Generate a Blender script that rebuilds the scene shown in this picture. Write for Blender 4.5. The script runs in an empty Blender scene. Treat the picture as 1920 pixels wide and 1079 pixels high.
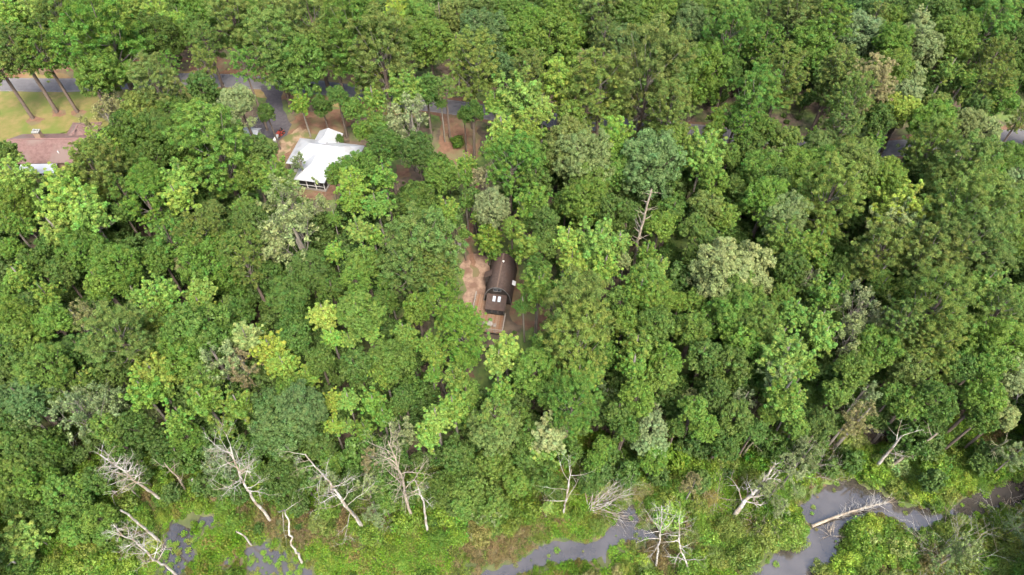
import bpy, bmesh, math, random
import numpy as np
from mathutils import Vector, Matrix, noise as mnoise

random.seed(7)
RNG = np.random.default_rng(7)
SC = bpy.context.scene
COL = SC.collection
R = math.radians

# ------------------------------------------------------------------ camera
CAM_H, PITCH, FPX, W0, H0 = 100.0, 52.0, 1280.0, 1920.0, 1079.0
cam_d = bpy.data.cameras.new('camera')
cam_d.sensor_width = 36.0
cam_d.lens = 36.0 * FPX / W0
cam_d.clip_start, cam_d.clip_end = 1.0, 8000.0
cam = bpy.data.objects.new('camera', cam_d)
COL.objects.link(cam)
cam.location = (0, 0, CAM_H)
cam.rotation_euler = (R(90 - PITCH), 0, 0)
SC.camera = cam

# ------------------------------------------------------------------ sky, sun, exposure
SUN_EL, SUN_AZ = 58.0, 160.0          # azimuth clockwise from +Y (the way the camera looks)
world = bpy.data.worlds.new('World')
SC.world = world
world.use_nodes = True
wn = world.node_tree
sky = wn.nodes.new('ShaderNodeTexSky')
sky.sky_type = 'NISHITA'
sky.sun_disc = False
sky.sun_elevation = R(SUN_EL)
sky.sun_rotation = R(SUN_AZ)
sky.air_density = 1.2
sky.dust_density = 5.0
sky.ozone_density = 1.0
wn.nodes['Background'].inputs['Strength'].default_value = 0.135
wn.links.new(sky.outputs[0], wn.nodes['Background'].inputs['Color'])
sd = bpy.data.lights.new('sun', 'SUN')
sd.energy = 1.5
sd.angle = R(18)
sd.color = (1.0, 0.95, 0.86)
sun = bpy.data.objects.new('sun', sd)
COL.objects.link(sun)
az, el = R(SUN_AZ), R(SUN_EL)
to_sun = Vector((math.sin(az) * math.cos(el), math.cos(az) * math.cos(el), math.sin(el)))
sun.rotation_euler = to_sun.to_track_quat('Z', 'Y').to_euler()
sun.location = to_sun * 300
SC.view_settings.view_transform = 'Standard'
SC.view_settings.look = 'None'
SC.view_settings.gamma = 1.0
SC.view_settings.exposure = 2.2
SC.cycles.use_adaptive_sampling = True
SC.cycles.adaptive_threshold = 0.03
SC.cycles.max_bounces = 6
SC.cycles.diffuse_bounces = 4
SC.cycles.glossy_bounces = 2
SC.cycles.transmission_bounces = 4
SC.cycles.transparent_max_bounces = 4

# ------------------------------------------------------------------ geometry of the view -> places on the ground
SA, CA = math.sin(R(PITCH)), math.cos(R(PITCH))
def at(px, py, z=0.0):
    """the point of the place at height z that the photograph shows at px, py"""
    x, y = (px - W0 / 2) / FPX, -(py - H0 / 2) / FPX
    d = Vector((x, CA + y * SA, -SA + y * CA))
    return Vector((0, 0, CAM_H)) + d * ((z - CAM_H) / d.z)
def proj(p):
    vx, vy, vz = p[0], p[1], p[2] - CAM_H
    u = vy * SA + vz * CA
    d = vy * CA - vz * SA
    return W0 / 2 + FPX * vx / d, H0 / 2 - FPX * u / d, d

# ------------------------------------------------------------------ materials
def srgb(r, g, b):
    f = lambda c: (c / 12.92 if c <= 0.04045 else ((c + 0.055) / 1.055) ** 2.4)
    return (f(r / 255), f(g / 255), f(b / 255), 1)
def new_mat(name):
    m = bpy.data.materials.new(name)
    m.use_nodes = True
    nt = m.node_tree
    return m, nt, nt.nodes['Principled BSDF'], nt.nodes, nt.links
def noisy(name, c1, c2, scale=1.0, rough=0.85, c3=None, scale2=None, bump=0.0, detail=6, spec=0.3, metal=0.0, stretch=None):
    """two- or three-tone noise material in object space"""
    m, nt, p, N, L = new_mat(name)
    tc = N.new('ShaderNodeTexCoord')
    src = tc.outputs['Object']
    if stretch:
        mp = N.new('ShaderNodeMapping'); mp.inputs['Scale'].default_value = stretch
        L.new(src, mp.inputs['Vector']); src = mp.outputs[0]
    n = N.new('ShaderNodeTexNoise'); n.inputs['Scale'].default_value = scale
    n.inputs['Detail'].default_value = detail; n.inputs['Roughness'].default_value = 0.65
    L.new(src, n.inputs['Vector'])
    r = N.new('ShaderNodeValToRGB')
    r.color_ramp.elements[0].position, r.color_ramp.elements[1].position = 0.36, 0.64
    r.color_ramp.elements[0].color = (*c1[:3], 1); r.color_ramp.elements[1].color = (*c2[:3], 1)
    L.new(n.outputs['Fac'], r.inputs['Fac'])
    out = r.outputs[0]
    if c3:
        n2 = N.new('ShaderNodeTexNoise'); n2.inputs['Scale'].default_value = scale2 or scale * 0.3
        n2.inputs['Detail'].default_value = 4
        L.new(src, n2.inputs['Vector'])
        r2 = N.new('ShaderNodeValToRGB')
        r2.color_ramp.elements[0].position, r2.color_ramp.elements[1].position = 0.47, 0.62
        L.new(n2.outputs['Fac'], r2.inputs['Fac'])
        mx = N.new('ShaderNodeMixRGB'); L.new(r2.outputs[0], mx.inputs['Fac'])
        L.new(out, mx.inputs['Color1']); mx.inputs['Color2'].default_value = (*c3[:3], 1)
        out = mx.outputs[0]
    L.new(out, p.inputs['Base Color'])
    p.inputs['Roughness'].default_value = rough
    p.inputs['Specular IOR Level'].default_value = spec
    p.inputs['Metallic'].default_value = metal
    if bump:
        b = N.new('ShaderNodeBump'); b.inputs['Strength'].default_value = bump
        L.new(n.outputs['Fac'], b.inputs['Height']); L.new(b.outputs[0], p.inputs['Normal'])
    return m

def leaf_material(name, from_random=None, transl=0.38):
    """leaves: colour of the tree (object colour, or a random one of a mass), per-leaf tone, light passing through"""
    m, nt, p, N, L = new_mat(name)
    oi = N.new('ShaderNodeObjectInfo')
    if from_random:
        rp = N.new('ShaderNodeValToRGB'); els = rp.color_ramp.elements
        while len(els) < len(from_random): els.new(0.5)
        for i, c in enumerate(from_random):
            els[i].position = i / (len(from_random) - 1); els[i].color = (*c, 1)
        L.new(oi.outputs['Random'], rp.inputs['Fac'])
        base = rp.outputs[0]
    else:
        base = oi.outputs['Color']
    at_ = N.new('ShaderNodeAttribute'); at_.attribute_name = 'tone'
    sep = N.new('ShaderNodeSeparateColor'); L.new(at_.outputs['Color'], sep.inputs[0])
    hs = N.new('ShaderNodeHueSaturation')
    L.new(base, hs.inputs['Color'])
    L.new(sep.outputs[0], hs.inputs['Value'])      # tone.r: lightness around 1
    L.new(sep.outputs[1], hs.inputs['Hue'])        # tone.g: hue around 0.5
    L.new(sep.outputs[2], hs.inputs['Saturation'])
    L.new(hs.outputs[0], p.inputs['Base Color'])
    p.inputs['Roughness'].default_value = 0.55
    p.inputs['Specular IOR Level'].default_value = 0.25
    tr = N.new('ShaderNodeBsdfTranslucent')
    hs2 = N.new('ShaderNodeHueSaturation'); hs2.inputs['Hue'].default_value = 0.485
    hs2.inputs['Value'].default_value = 1.25; hs2.inputs['Saturation'].default_value = 1.1
    L.new(hs.outputs[0], hs2.inputs['Color']); L.new(hs2.outputs[0], tr.inputs['Color'])
    mx = N.new('ShaderNodeMixShader'); mx.inputs[0].default_value = transl
    L.new(p.outputs[0], mx.inputs[1]); L.new(tr.outputs[0], mx.inputs[2])
    L.new(mx.outputs[0], N['Material Output'].inputs['Surface'])
    return m

M = {}
M['leaf'] = leaf_material('leaves')
M['leaf_mass'] = leaf_material('mass_leaves', [(0.050, 0.10, 0.020), (0.068, 0.13, 0.022), (0.074, 0.12, 0.028), (0.058, 0.112, 0.024), (0.088, 0.145, 0.030)])
M['leaf_marsh'] = leaf_material('marsh_leaves', [(0.095, 0.205, 0.014), (0.115, 0.215, 0.016), (0.090, 0.18, 0.018), (0.135, 0.19, 0.022), (0.085, 0.185, 0.016), (0.15, 0.13, 0.036), (0.115, 0.21, 0.017)])
M['leaf_sedge'] = leaf_material('sedge_leaves', [(0.13, 0.17, 0.03), (0.10, 0.155, 0.022), (0.15, 0.165, 0.04)])
M['leaf_dry'] = leaf_material('dry_stalks', [(0.17, 0.125, 0.055), (0.13, 0.115, 0.04), (0.19, 0.15, 0.08)])
M['bark'] = noisy('bark', (0.06, 0.046, 0.035), (0.12, 0.097, 0.077), 3.0, 0.9, stretch=(1, 1, 0.25))
M['pine_bark'] = noisy('pine_bark', (0.075, 0.056, 0.044), (0.14, 0.108, 0.088), 3.0, 0.9, stretch=(1, 1, 0.3))
M['grey_bark'] = noisy('grey_bark', (0.11, 0.097, 0.078), (0.21, 0.19, 0.16), 3.0, 0.9, stretch=(1, 1, 0.3))
M['dead_wood'] = noisy('dead_wood', (0.15, 0.136, 0.115), (0.40, 0.38, 0.34), 1.6, 0.85, c3=(0.19, 0.15, 0.10), scale2=0.5)
M['brown_dead'] = noisy('brown_dead_wood', (0.13, 0.105, 0.076), (0.28, 0.24, 0.185), 1.6, 0.85)
M['mossy_dead'] = noisy('mossy_dead_wood', (0.085, 0.10, 0.035), (0.20, 0.18, 0.125), 0.9, 0.9)
M['road'] = noisy('road_asphalt', (0.066, 0.063, 0.066), (0.090, 0.086, 0.090), 0.8, 0.85, c3=(0.105, 0.10, 0.102), scale2=0.15)
M['drive'] = noisy('drive_asphalt', (0.042, 0.038, 0.044), (0.062, 0.056, 0.060), 1.5, 0.9)
M['lawn'] = noisy('lawn_grass', (0.088, 0.094, 0.020), (0.140, 0.108, 0.042), 0.55, 0.95, c3=(0.076, 0.098, 0.018), scale2=0.16, bump=0.3)
M['verge'] = noisy('verge_grass', (0.20, 0.145, 0.07), (0.12, 0.105, 0.03), 0.6, 0.95, c3=(0.14, 0.075, 0.04), scale2=0.1)
M['straw'] = noisy('pine_straw', (0.085, 0.046, 0.028), (0.14, 0.078, 0.050), 0.9, 0.95, c3=(0.10, 0.085, 0.042), scale2=0.3, bump=0.4)
M['sand'] = noisy('sandy_soil', (0.20, 0.145, 0.095), (0.13, 0.085, 0.055), 0.7, 0.95, c3=(0.08, 0.085, 0.03), scale2=0.35)
M['litter_light'] = noisy('dry_leaf_litter', (0.14, 0.092, 0.066), (0.215, 0.148, 0.106), 1.4, 0.95, c3=(0.11, 0.066, 0.046), scale2=0.4, bump=0.5)
M['white_roof'] = noisy('white_metal_roof', (0.26, 0.275, 0.295), (0.29, 0.302, 0.315), 0.5, 0.5, c3=(0.215, 0.22, 0.225), scale2=0.45, spec=0.5)
M['white_paint'] = noisy('white_paint', (0.42, 0.42, 0.41), (0.5, 0.5, 0.49), 2.0, 0.5)
M['dark_screen'] = noisy('dark_porch_screen', (0.012, 0.012, 0.013), (0.025, 0.025, 0.027), 2.0, 0.6)
M['siding'] = noisy('grey_siding', (0.30, 0.29, 0.27), (0.38, 0.37, 0.34), 1.0, 0.7, stretch=(1, 1, 9))
M['red_shingle'] = noisy('red_brown_shingle', (0.088, 0.051, 0.045), (0.125, 0.076, 0.068), 1.6, 0.9, c3=(0.115, 0.083, 0.072), scale2=0.25, bump=0.3)
M['ridge_cap'] = noisy('ridge_cap', (0.13, 0.075, 0.068), (0.155, 0.09, 0.08), 2.0, 0.9)
M['brick'] = noisy('tan_brick', (0.20, 0.14, 0.095), (0.27, 0.195, 0.14), 3.0, 0.9)
M['stone_grey'] = noisy('grey_cap_stone', (0.15, 0.155, 0.14), (0.22, 0.22, 0.205), 3.0, 0.9)
M['cabin_shingle'] = noisy('cabin_brown_shingle', (0.034, 0.023, 0.019), (0.056, 0.039, 0.032), 2.2, 0.9, c3=(0.044, 0.027, 0.021), scale2=0.35, bump=0.35)
M['cabin_dark'] = noisy('cabin_dark_wood', (0.016, 0.013, 0.012), (0.032, 0.027, 0.024), 2.0, 0.7)
M['cabin_trim'] = noisy('cabin_grey_trim', (0.075, 0.075, 0.075), (0.11, 0.11, 0.11), 2.0, 0.6)
M['deck'] = noisy('deck_boards', (0.11, 0.068, 0.042), (0.18, 0.12, 0.082), 1.2, 0.85, c3=(0.13, 0.058, 0.026), scale2=0.45, stretch=(6, 0.7, 1))
M['grey_wood'] = noisy('weathered_grey_wood', (0.15, 0.135, 0.118), (0.22, 0.20, 0.175), 2.0, 0.85, stretch=(5, 1, 1))
M['steel'] = noisy('galvanised_steel', (0.36, 0.37, 0.38), (0.46, 0.47, 0.48), 3.0, 0.4, metal=0.3)
M['red_paint'] = noisy('red_paint', (0.20, 0.030, 0.020), (0.25, 0.050, 0.034), 2.0, 0.45)
M['rubber'] = noisy('black_rubber', (0.018, 0.018, 0.018), (0.035, 0.035, 0.035), 3.0, 0.8)
def glass_mat():
    m, nt, p, N, L = new_mat('window_glass')
    p.inputs['Base Color'].default_value = (0.02, 0.025, 0.03, 1); p.inputs['Roughness'].default_value = 0.06
    return m
M['glass'] = glass_mat()
def skylight_mat():
    m, nt, p, N, L = new_mat('skylight_glazing')
    p.inputs['Base Color'].default_value = (0.34, 0.39, 0.45, 1); p.inputs['Roughness'].default_value = 0.12
    return m
M['skylight'] = skylight_mat()
def water_mat():
    m, nt, p, N, L = new_mat('creek_water')
    tc = N.new('ShaderNodeTexCoord')
    n = N.new('ShaderNodeTexNoise'); n.inputs['Scale'].default_value = 0.16; n.inputs['Detail'].default_value = 7
    L.new(tc.outputs['Object'], n.inputs['Vector'])
    r = N.new('ShaderNodeValToRGB')
    r.color_ramp.elements[0].position, r.color_ramp.elements[1].position = 0.35, 0.65
    r.color_ramp.elements[0].color = (0.026, 0.022, 0.018, 1); r.color_ramp.elements[1].color = (0.052, 0.046, 0.041, 1)
    L.new(n.outputs['Fac'], r.inputs['Fac']); L.new(r.outputs[0], p.inputs['Base Color'])
    p.inputs['Roughness'].default_value = 0.04; p.inputs['Specular IOR Level'].default_value = 1.0
    n2 = N.new('ShaderNodeTexNoise'); n2.inputs['Scale'].default_value = 2.2; n2.inputs['Detail'].default_value = 3
    L.new(tc.outputs['Object'], n2.inputs['Vector'])
    b = N.new('ShaderNodeBump'); b.inputs['Strength'].default_value = 0.06
    L.new(n2.outputs['Fac'], b.inputs['Height']); L.new(b.outputs[0], p.inputs['Normal'])
    return m
M['water'] = water_mat()
def ground_mat():
    m, nt, p, N, L = new_mat('forest_floor')
    tc = N.new('ShaderNodeTexCoord')
    def ramp(scale, c1, c2, lo=.38, hi=.62):
        n = N.new('ShaderNodeTexNoise'); n.inputs['Scale'].default_value = scale; n.inputs['Detail'].default_value = 7
        L.new(tc.outputs['Object'], n.inputs['Vector'])
        r = N.new('ShaderNodeValToRGB')
        r.color_ramp.elements[0].position, r.color_ramp.elements[1].position = lo, hi
        r.color_ramp.elements[0].color = (*c1, 1); r.color_ramp.elements[1].color = (*c2, 1)
        L.new(n.outputs['Fac'], r.inputs['Fac']); return r
    a = ramp(0.5, (0.04, 0.03, 0.018), (0.085, 0.06, 0.04))
    g = ramp(0.9, (0.05, 0.085, 0.018), (0.09, 0.13, 0.025))
    k = ramp(0.12, (0, 0, 0), (1, 1, 1), .45, .6)
    mx = N.new('ShaderNodeMixRGB'); L.new(k.outputs[0], mx.inputs[0]); L.new(a.outputs[0], mx.inputs[1]); L.new(g.outputs[0], mx.inputs[2])
    w = ramp(0.7, (0.028, 0.042, 0.010), (0.05, 0.058, 0.016))
    w2 = ramp(0.22, (0, 0, 0), (1, 1, 1), .55, .66)
    wb = N.new('ShaderNodeMixRGB'); L.new(w2.outputs[0], wb.inputs[0]); L.new(w.outputs[0], wb.inputs[1]); wb.inputs[2].default_value = (0.07, 0.05, 0.025, 1)
    at_ = N.new('ShaderNodeAttribute'); at_.attribute_name = 'marsh'
    m2 = N.new('ShaderNodeMixRGB'); L.new(at_.outputs['Fac'], m2.inputs[0]); L.new(mx.outputs[0], m2.inputs[1]); L.new(wb.outputs[0], m2.inputs[2])
    L.new(m2.outputs[0], p.inputs['Base Color']); p.inputs['Roughness'].default_value = 0.95
    return m
M['ground'] = ground_mat()

# ------------------------------------------------------------------ helpers
def link(o, parent=None):
    COL.objects.link(o)
    if parent is not None: o.parent = parent
    return o
def mesh_np(name, V, F, mat, smooth=False):
    """V (n,3), F (m,k) constant polygon size"""
    me = bpy.data.meshes.new(name)
    V = np.asarray(V, np.float32); F = np.asarray(F, np.int32)
    k = F.shape[1]
    me.vertices.add(len(V)); me.vertices.foreach_set('co', V.ravel())
    me.loops.add(F.size); me.loops.foreach_set('vertex_index', F.ravel())
    me.polygons.add(len(F)); me.polygons.foreach_set('loop_start', np.arange(0, F.size, k, dtype=np.int32))
    if smooth: me.polygons.foreach_set('use_smooth', np.ones(len(F), bool))
    me.update(calc_edges=True)
    if mat: me.materials.append(mat)
    return me
def obj(name, me, parent=None, loc=None):
    o = bpy.data.objects.new(name, me)
    link(o, parent)
    if loc is not None: o.location = loc
    return o
def tag(o, label=None, cat=None, group=None, kind=None):
    if label: o['label'] = label
    if cat: o['category'] = cat
    if group: o['group'] = group
    if kind: o['kind'] = kind
    return o
def empty(name, loc, rz=0.0):
    o = bpy.data.objects.new(name, None)
    o.empty_display_size = 0.2
    link(o); o.location = loc; o.rotation_euler = (0, 0, rz)
    return o
class MB:
    """collects boxes, prisms and tubes into one mesh"""
    def __init__(s): s.V, s.F = [], []
    def add(s, vs, fs):
        n = len(s.V); s.V += [tuple(v) for v in vs]; s.F += [tuple(i + n for i in f) for f in fs]; return s
    def box(s, x0, x1, y0, y1, z0, z1):
        v = [(x, y, z) for z in (z0, z1) for y in (y0, y1) for x in (x0, x1)]
        return s.add(v, [(0, 2, 3, 1), (4, 5, 7, 6), (0, 1, 5, 4), (1, 3, 7, 5), (3, 2, 6, 7), (2, 0, 4, 6)])
    def slab(s, poly, t):
        """polygon in space given thickness t downwards"""
        n = len(poly); lo = [(x, y, z - t) for x, y, z in poly]
        return s.add(list(poly) + lo, [tuple(range(n)), tuple(range(2 * n - 1, n - 1, -1))] + [(i, i + n, (i + 1) % n + n, (i + 1) % n) for i in range(n)])
    def bar(s, a, b, w, h=None):
        a, b = Vector(a), Vector(b); h = h or w
        d = (b - a).normalized(); side = d.cross(Vector((0, 0, 1)))
        if side.length < 1e-4: side = Vector((1, 0, 0))
        side.normalize(); up = side.cross(d)
        v = [p + side * (sx * w / 2) + up * (sz * h / 2) for p in (a, b) for sx, sz in ((-1, -1), (1, -1), (1, 1), (-1, 1))]
        return s.add(v, [(3, 2, 1, 0), (4, 5, 6, 7)] + [(i, (i + 1) % 4, (i + 1) % 4 + 4, i + 4) for i in range(4)])
    def cyl(s, a, b, r0, r1=None, n=12):
        a, b = Vector(a), Vector(b); r1 = r0 if r1 is None else r1
        d = (b - a).normalized(); q = d.to_track_quat('Z', 'Y')
        v = [p + q @ Vector((math.cos(2 * math.pi * i / n) * r, math.sin(2 * math.pi * i / n) * r, 0)) for p, r in ((a, r0), (b, r1)) for i in range(n)]
        return s.add(v, [tuple(range(n - 1, -1, -1)), tuple(range(n, 2 * n))] + [(i, (i + 1) % n, (i + 1) % n + n, i + n) for i in range(n)])
    def mesh(s, name, mat, smooth=False):
        me = bpy.data.meshes.new(name); me.from_pydata(s.V, [], s.F); me.validate(); me.update()
        if mat: me.materials.append(mat)
        if smooth:
            for p in me.polygons: p.use_smooth = True
        return me
    def build(s, name, mat, parent=None, smooth=False): return obj(name, s.mesh(name, mat, smooth), parent)

# tubes for trunks and limbs -------------------------------------------------
class Tubes:
    def __init__(s): s.V, s.F, s.n = [], [], 0
    def path(s, pts, rads, sides=5):
        pts = np.asarray(pts, float); k = len(pts)
        a = np.arange(sides) * 2 * np.pi / sides
        tan = np.gradient(pts, axis=0); tan /= np.linalg.norm(tan, axis=1)[:, None] + 1e-9
        ref = np.array([0.31, 0.95, 0.05])
        u = np.cross(tan, ref); u /= np.linalg.norm(u, axis=1)[:, None] + 1e-9
        v = np.cross(tan, u)
        ring = pts[:, None, :] + (u[:, None, :] * np.cos(a)[None, :, None] + v[:, None, :] * np.sin(a)[None, :, None]) * np.asarray(rads)[:, None, None]
        s.V.append(ring.reshape(-1, 3))
        i = np.arange(sides); j = (i + 1) % sides
        for r in range(k - 1):
            b0, b1 = s.n + r * sides, s.n + (r + 1) * sides
            s.F.append(np.stack([b0 + i, b0 + j, b1 + j, b1 + i], 1))
        s.n += k * sides
    def mesh(s, name, mat): return mesh_np(name, np.concatenate(s.V), np.concatenate(s.F), mat, True)

def rnd_dir(rng): v = rng.normal(size=3); return v / np.linalg.norm(v)
def grow(T, rng, p, d, length, rad, depth, wig=0.25, up=0.05, kids=4, ratio=0.55, spread=0.9, sides=5, tip=0.25, start=0.3):
    """one bent branch with side branches"""
    k = max(3, int(length / 0.7) + 2) if depth > 0 else 4
    pts, q, dd = [np.array(p, float)], np.array(p, float), np.array(d, float)
    for i in range(k - 1):
        dd = dd + rnd_dir(rng) * wig * 0.5 + np.array([0, 0, up])
        dd /= np.linalg.norm(dd); q = q + dd * length / (k - 1); pts.append(q.copy())
    rr = np.linspace(rad, rad * tip, k)
    T.path(pts, rr, sides if depth > 0 else 3)
    if depth <= 0: return
    for c in range(kids):
        t = start + (1 - start) * (c + rng.random()) / kids
        f = t * (k - 1); i = min(int(f), k - 2); w = f - i
        pp = pts[i] * (1 - w) + pts[i + 1] * w
        ax = pts[i + 1] - pts[i]; ax /= np.linalg.norm(ax)
        side = rnd_dir(rng); side -= ax * side.dot(ax); side /= np.linalg.norm(side) + 1e-9
        nd = ax * (1 - 0.5 * spread) + side * spread; nd /= np.linalg.norm(nd)
        grow(T, rng, pp, nd, length * ratio * (1.15 - 0.5 * t) * rng.uniform(.7, 1.25), max(rad * (1 - 0.6 * t) * 0.6, 0.012), depth - 1, wig, up, max(2, kids - 1), ratio, spread, sides, tip)

# leaves ---------------------------------------------------------------------
def unit(a): return a / (np.linalg.norm(a, axis=-1, keepdims=True) + 1e-9)
def leaf_mesh(name, P, Nn, Ls, Ws, tone, mat, rng):
    n = len(P)
    t = unit(np.cross(Nn, rng.normal(size=(n, 3)))); b = np.cross(Nn, t)
    V = np.empty((n, 4, 3))
    droop = Nn * (Ls * 0.12)[:, None]
    V[:, 0] = P - t * (Ls / 2)[:, None] - droop; V[:, 1] = P + b * (Ws / 2)[:, None]
    V[:, 2] = P + t * (Ls / 2)[:, None] - droop; V[:, 3] = P - b * (Ws / 2)[:, None]
    me = mesh_np(name, V.reshape(-1, 3), np.arange(n * 4).reshape(n, 4), mat)
    a = me.attributes.new('tone', 'FLOAT_COLOR', 'FACE')
    c = np.ones((n, 4), np.float32); c[:, :3] = tone
    a.data.foreach_set('color', c.ravel())
    return me
def clump_leaves(C, rad, per, rng, L=0.36, Wr=0.62, up=0.35, jit=0.55, flat=1.0, fill=0.5, tone_amp=0.22, hue=0.012, outward=None):
    """leaves over many clumps: C (k,3) centres, rad (k,) radii, per (k,) leaf counts"""
    per = np.asarray(per, int); idx = np.repeat(np.arange(len(C)), per); n = len(idx)
    d = unit(rng.normal(size=(n, 3)) + np.array([0, 0, 0.25]))
    if outward is not None: d = unit(d + outward[idx] * 0.5)
    rr = rad[idx] * (1 - (1 - rng.random(n) ** 0.5) * fill) * rng.uniform(.85, 1.12, n)
    off = d * rr[:, None]; off[:, 2] *= flat
    P = C[idx] + off
    Nn = unit(d + np.array([0, 0, up]) + rng.normal(size=(n, 3)) * jit)
    Ls = L * rng.uniform(.65, 1.3, n); Ws = Ls * Wr * rng.uniform(.8, 1.2, n)
    ck = 1 + rng.normal(size=len(C)) * tone_amp * .5
    ch = 0.5 + rng.normal(size=len(C)) * hue
    tone = np.stack([np.clip(ck[idx] * (1 + rng.normal(size=n) * tone_amp), .45, 1.8), np.clip(ch[idx] + rng.normal(size=n) * hue * .6, .45, .55), np.full(n, 1.0)], 1)
    return P, Nn, Ls, Ws, tone
def spread_on_ellipsoid(k, rng, zmin=-0.5):
    i = np.arange(k) + 0.5
    z = 1 - (1 - zmin) * i / k; ph = i * 2.39996 + rng.random() * 6.28
    r = np.sqrt(np.maximum(0, 1 - z * z))
    return unit(np.stack([r * np.cos(ph), r * np.sin(ph), z], 1) + rng.normal(size=(k, 3)) * 0.16)
def limbs_to(C, rng, R0, z_from, mat, name, frac=0.5, rad=0.09, sides=4):
    T = Tubes()
    for c in C[rng.random(len(C)) < frac]:
        h = z_from + (c[2] - z_from) * rng.uniform(.1, .55)
        a = np.array([0, 0, min(h, c[2] - 0.1)]); mid = (a + c) / 2 + np.array([0, 0, -0.12 * R0 * rng.random()]) + rng.normal(size=3) * 0.06 * R0
        T.path([a, mid, a + (c - a) * 0.97], [rad * R0 / 4 * 1.2, rad * R0 / 4 * .7, rad * R0 / 4 * .3], sides)
    return T.mesh(name, mat)

def crown_round(seed, R0, k, per, L, vert=0.95, mass=False):
    """dense round broadleaf crown: overlapping lobes, each of many small sprays"""
    rng = np.random.default_rng(seed)
    big = int(11 + R0 * 2.0)
    Db = spread_on_ellipsoid(big, rng, -0.65)
    Cb = Db * np.array([R0, R0, R0 * vert]) * rng.uniform(.54, .74, big)[:, None]
    Rb = R0 * rng.uniform(.27, .42, big)
    C, rad, out = [], [], []
    for c, r in zip(Cb, Rb):
        m = max(5, int(k / big))
        d = unit(rng.normal(size=(m, 3)) + np.array([0, 0, .35]) + unit(c) * .35)
        C.append(c + d * r * rng.uniform(.75, 1.08, m)[:, None]); rad.append(rng.uniform(.075, .135, m) * R0 ** .75 * 1.4); out.append(d)
    C, rad, out = np.concatenate(C), np.concatenate(rad), np.concatenate(out)
    args = clump_leaves(C, rad, np.full(len(C), per), rng, L, .62, .45, .5, .8, .6, .2, .013, out)
    core = clump_leaves(Cb, Rb * .85, np.full(big, int(per * 2)), rng, L * 1.9, .7, .2, .6, 1, .5, .15, .006)
    A = [np.concatenate([a, b]) for a, b in zip(args, core)]
    return leaf_mesh('round_crown', *A, M['leaf_mass' if mass else 'leaf'], rng), C
def crown_tufted(seed, R0, k, per, L, vert=1.15):
    """open broadleaf crown: ascending boughs ending in separate star-like tufts"""
    rng = np.random.default_rng(seed)
    C, rad, out = [], [], []
    nb = int(22 + R0 * 4.5)
    Db = spread_on_ellipsoid(nb, rng, -0.85)
    for d in Db:
        ln = rng.uniform(.62, 1.08)
        e = d * np.array([R0, R0, R0 * vert]) * ln
        m = max(3, int(k / nb))
        for j in range(m):
            t = 1 - 0.55 * (j / m) ** 1.1
            p = e * t + rng.normal(size=3) * R0 * .105 * (0.5 + (1 - t)) + np.array([0, 0, .05 * R0 * t])
            C.append(p); rad.append(R0 ** .7 * rng.uniform(.10, .20) * (0.85 + .3 * (1 - t))); out.append(unit(d + np.array([0, 0, .5])))
    C, rad, out = np.array(C), np.array(rad), np.array(out)
    args = clump_leaves(C, rad, np.full(len(C), per), rng, L, .7, .55, .5, .85, .75, .2, .018, out)
    core = clump_leaves(Db * R0 * .45, np.full(nb, R0 * .3), np.full(nb, per), rng, L * 1.5, .7, .2, .6, 1, .6, .15, .006)
    A = [np.concatenate([a, b]) for a, b in zip(args, core)]
    return leaf_mesh('tufted_crown', *A, M['leaf'], rng), C
def crown_pine(seed, R0, k, per, L, vert=1.25):
    """pine crown: whorls of boughs, each bough a flat pad of needle tufts"""
    rng = np.random.default_rng(seed)
    C, rad, out, ends = [], [], [], []
    nb = int(16 + R0 * 4)
    for i in range(nb):
        u = (i + rng.random() * .7) / nb
        z = (-0.75 + 1.75 * u) * R0 * vert
        prof = math.sqrt(max(0.02, 1 - abs((u - 0.42) / (0.62 if u > .42 else .55)) ** 2.2))
        ang = i * 2.4 + rng.normal() * .35
        ln = R0 * prof * rng.uniform(.75, 1.08)
        d = np.array([math.cos(ang), math.sin(ang), 0.0])
        ends.append(d * ln * .95 + np.array([0, 0, z + .18 * ln * u]))
        m = max(3, int(k / nb * (0.4 + prof)))
        for j in range(m):
            t = rng.uniform(.35, 1.0) ** .8
            p = d * ln * t + np.array([0, 0, z + (.30 * u - .08) * ln * t]) + np.array([*(rng.normal(size=2) * .20 * ln * (.35 + .65 * t)), rng.normal() * .07 * R0])
            C.append(p); rad.append(rng.uniform(.10, .17) * R0 ** .7); out.append(unit(d * .4 + np.array([0, 0, 1.0])))
    C, rad, out = np.array(C), np.array(rad), np.array(out)
    A = clump_leaves(C, rad, np.full(len(C), per), rng, L, .24, .5, .8, .6, .9, .2, .016, out)
    return leaf_mesh('pine_crown', *A, M['leaf'], rng), np.array(ends)
def crown_sparse(seed, R0, per, L, twig_mat, kids=5):
    """thin crown: bare grey twigs with few leaves hung in sprays"""
    rng = np.random.default_rng(seed)
    T = Tubes()
    for i in range(11):
        d = unit(spread_on_ellipsoid(11, rng, -.05)[i] + np.array([0, 0, .25]))
        grow(T, rng, (0, 0, -R0 * .7), d, R0 * rng.uniform(1.2, 1.75), .055 * R0 / 4 * 1.3, 2, .5, .03, kids, .5, .8, 4, .15, .35)
    tw = T.mesh('twigs', twig_mat)
    V = np.concatenate(T.V); r = np.linalg.norm(V, axis=1)
    V = V[(r > R0 * .45) & (r < R0 * 1.25)]
    C = V[rng.choice(len(V), min(len(V), 210), replace=False)]
    A = clump_leaves(C, rng.uniform(.22, .5, len(C)) * R0 / 4 * 1.2, np.full(len(C), per), rng, L, .5, .2, .8, .9, .9, .22, .012)
    return leaf_mesh('sparse_crown', *A, M['leaf'], rng), tw
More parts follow.
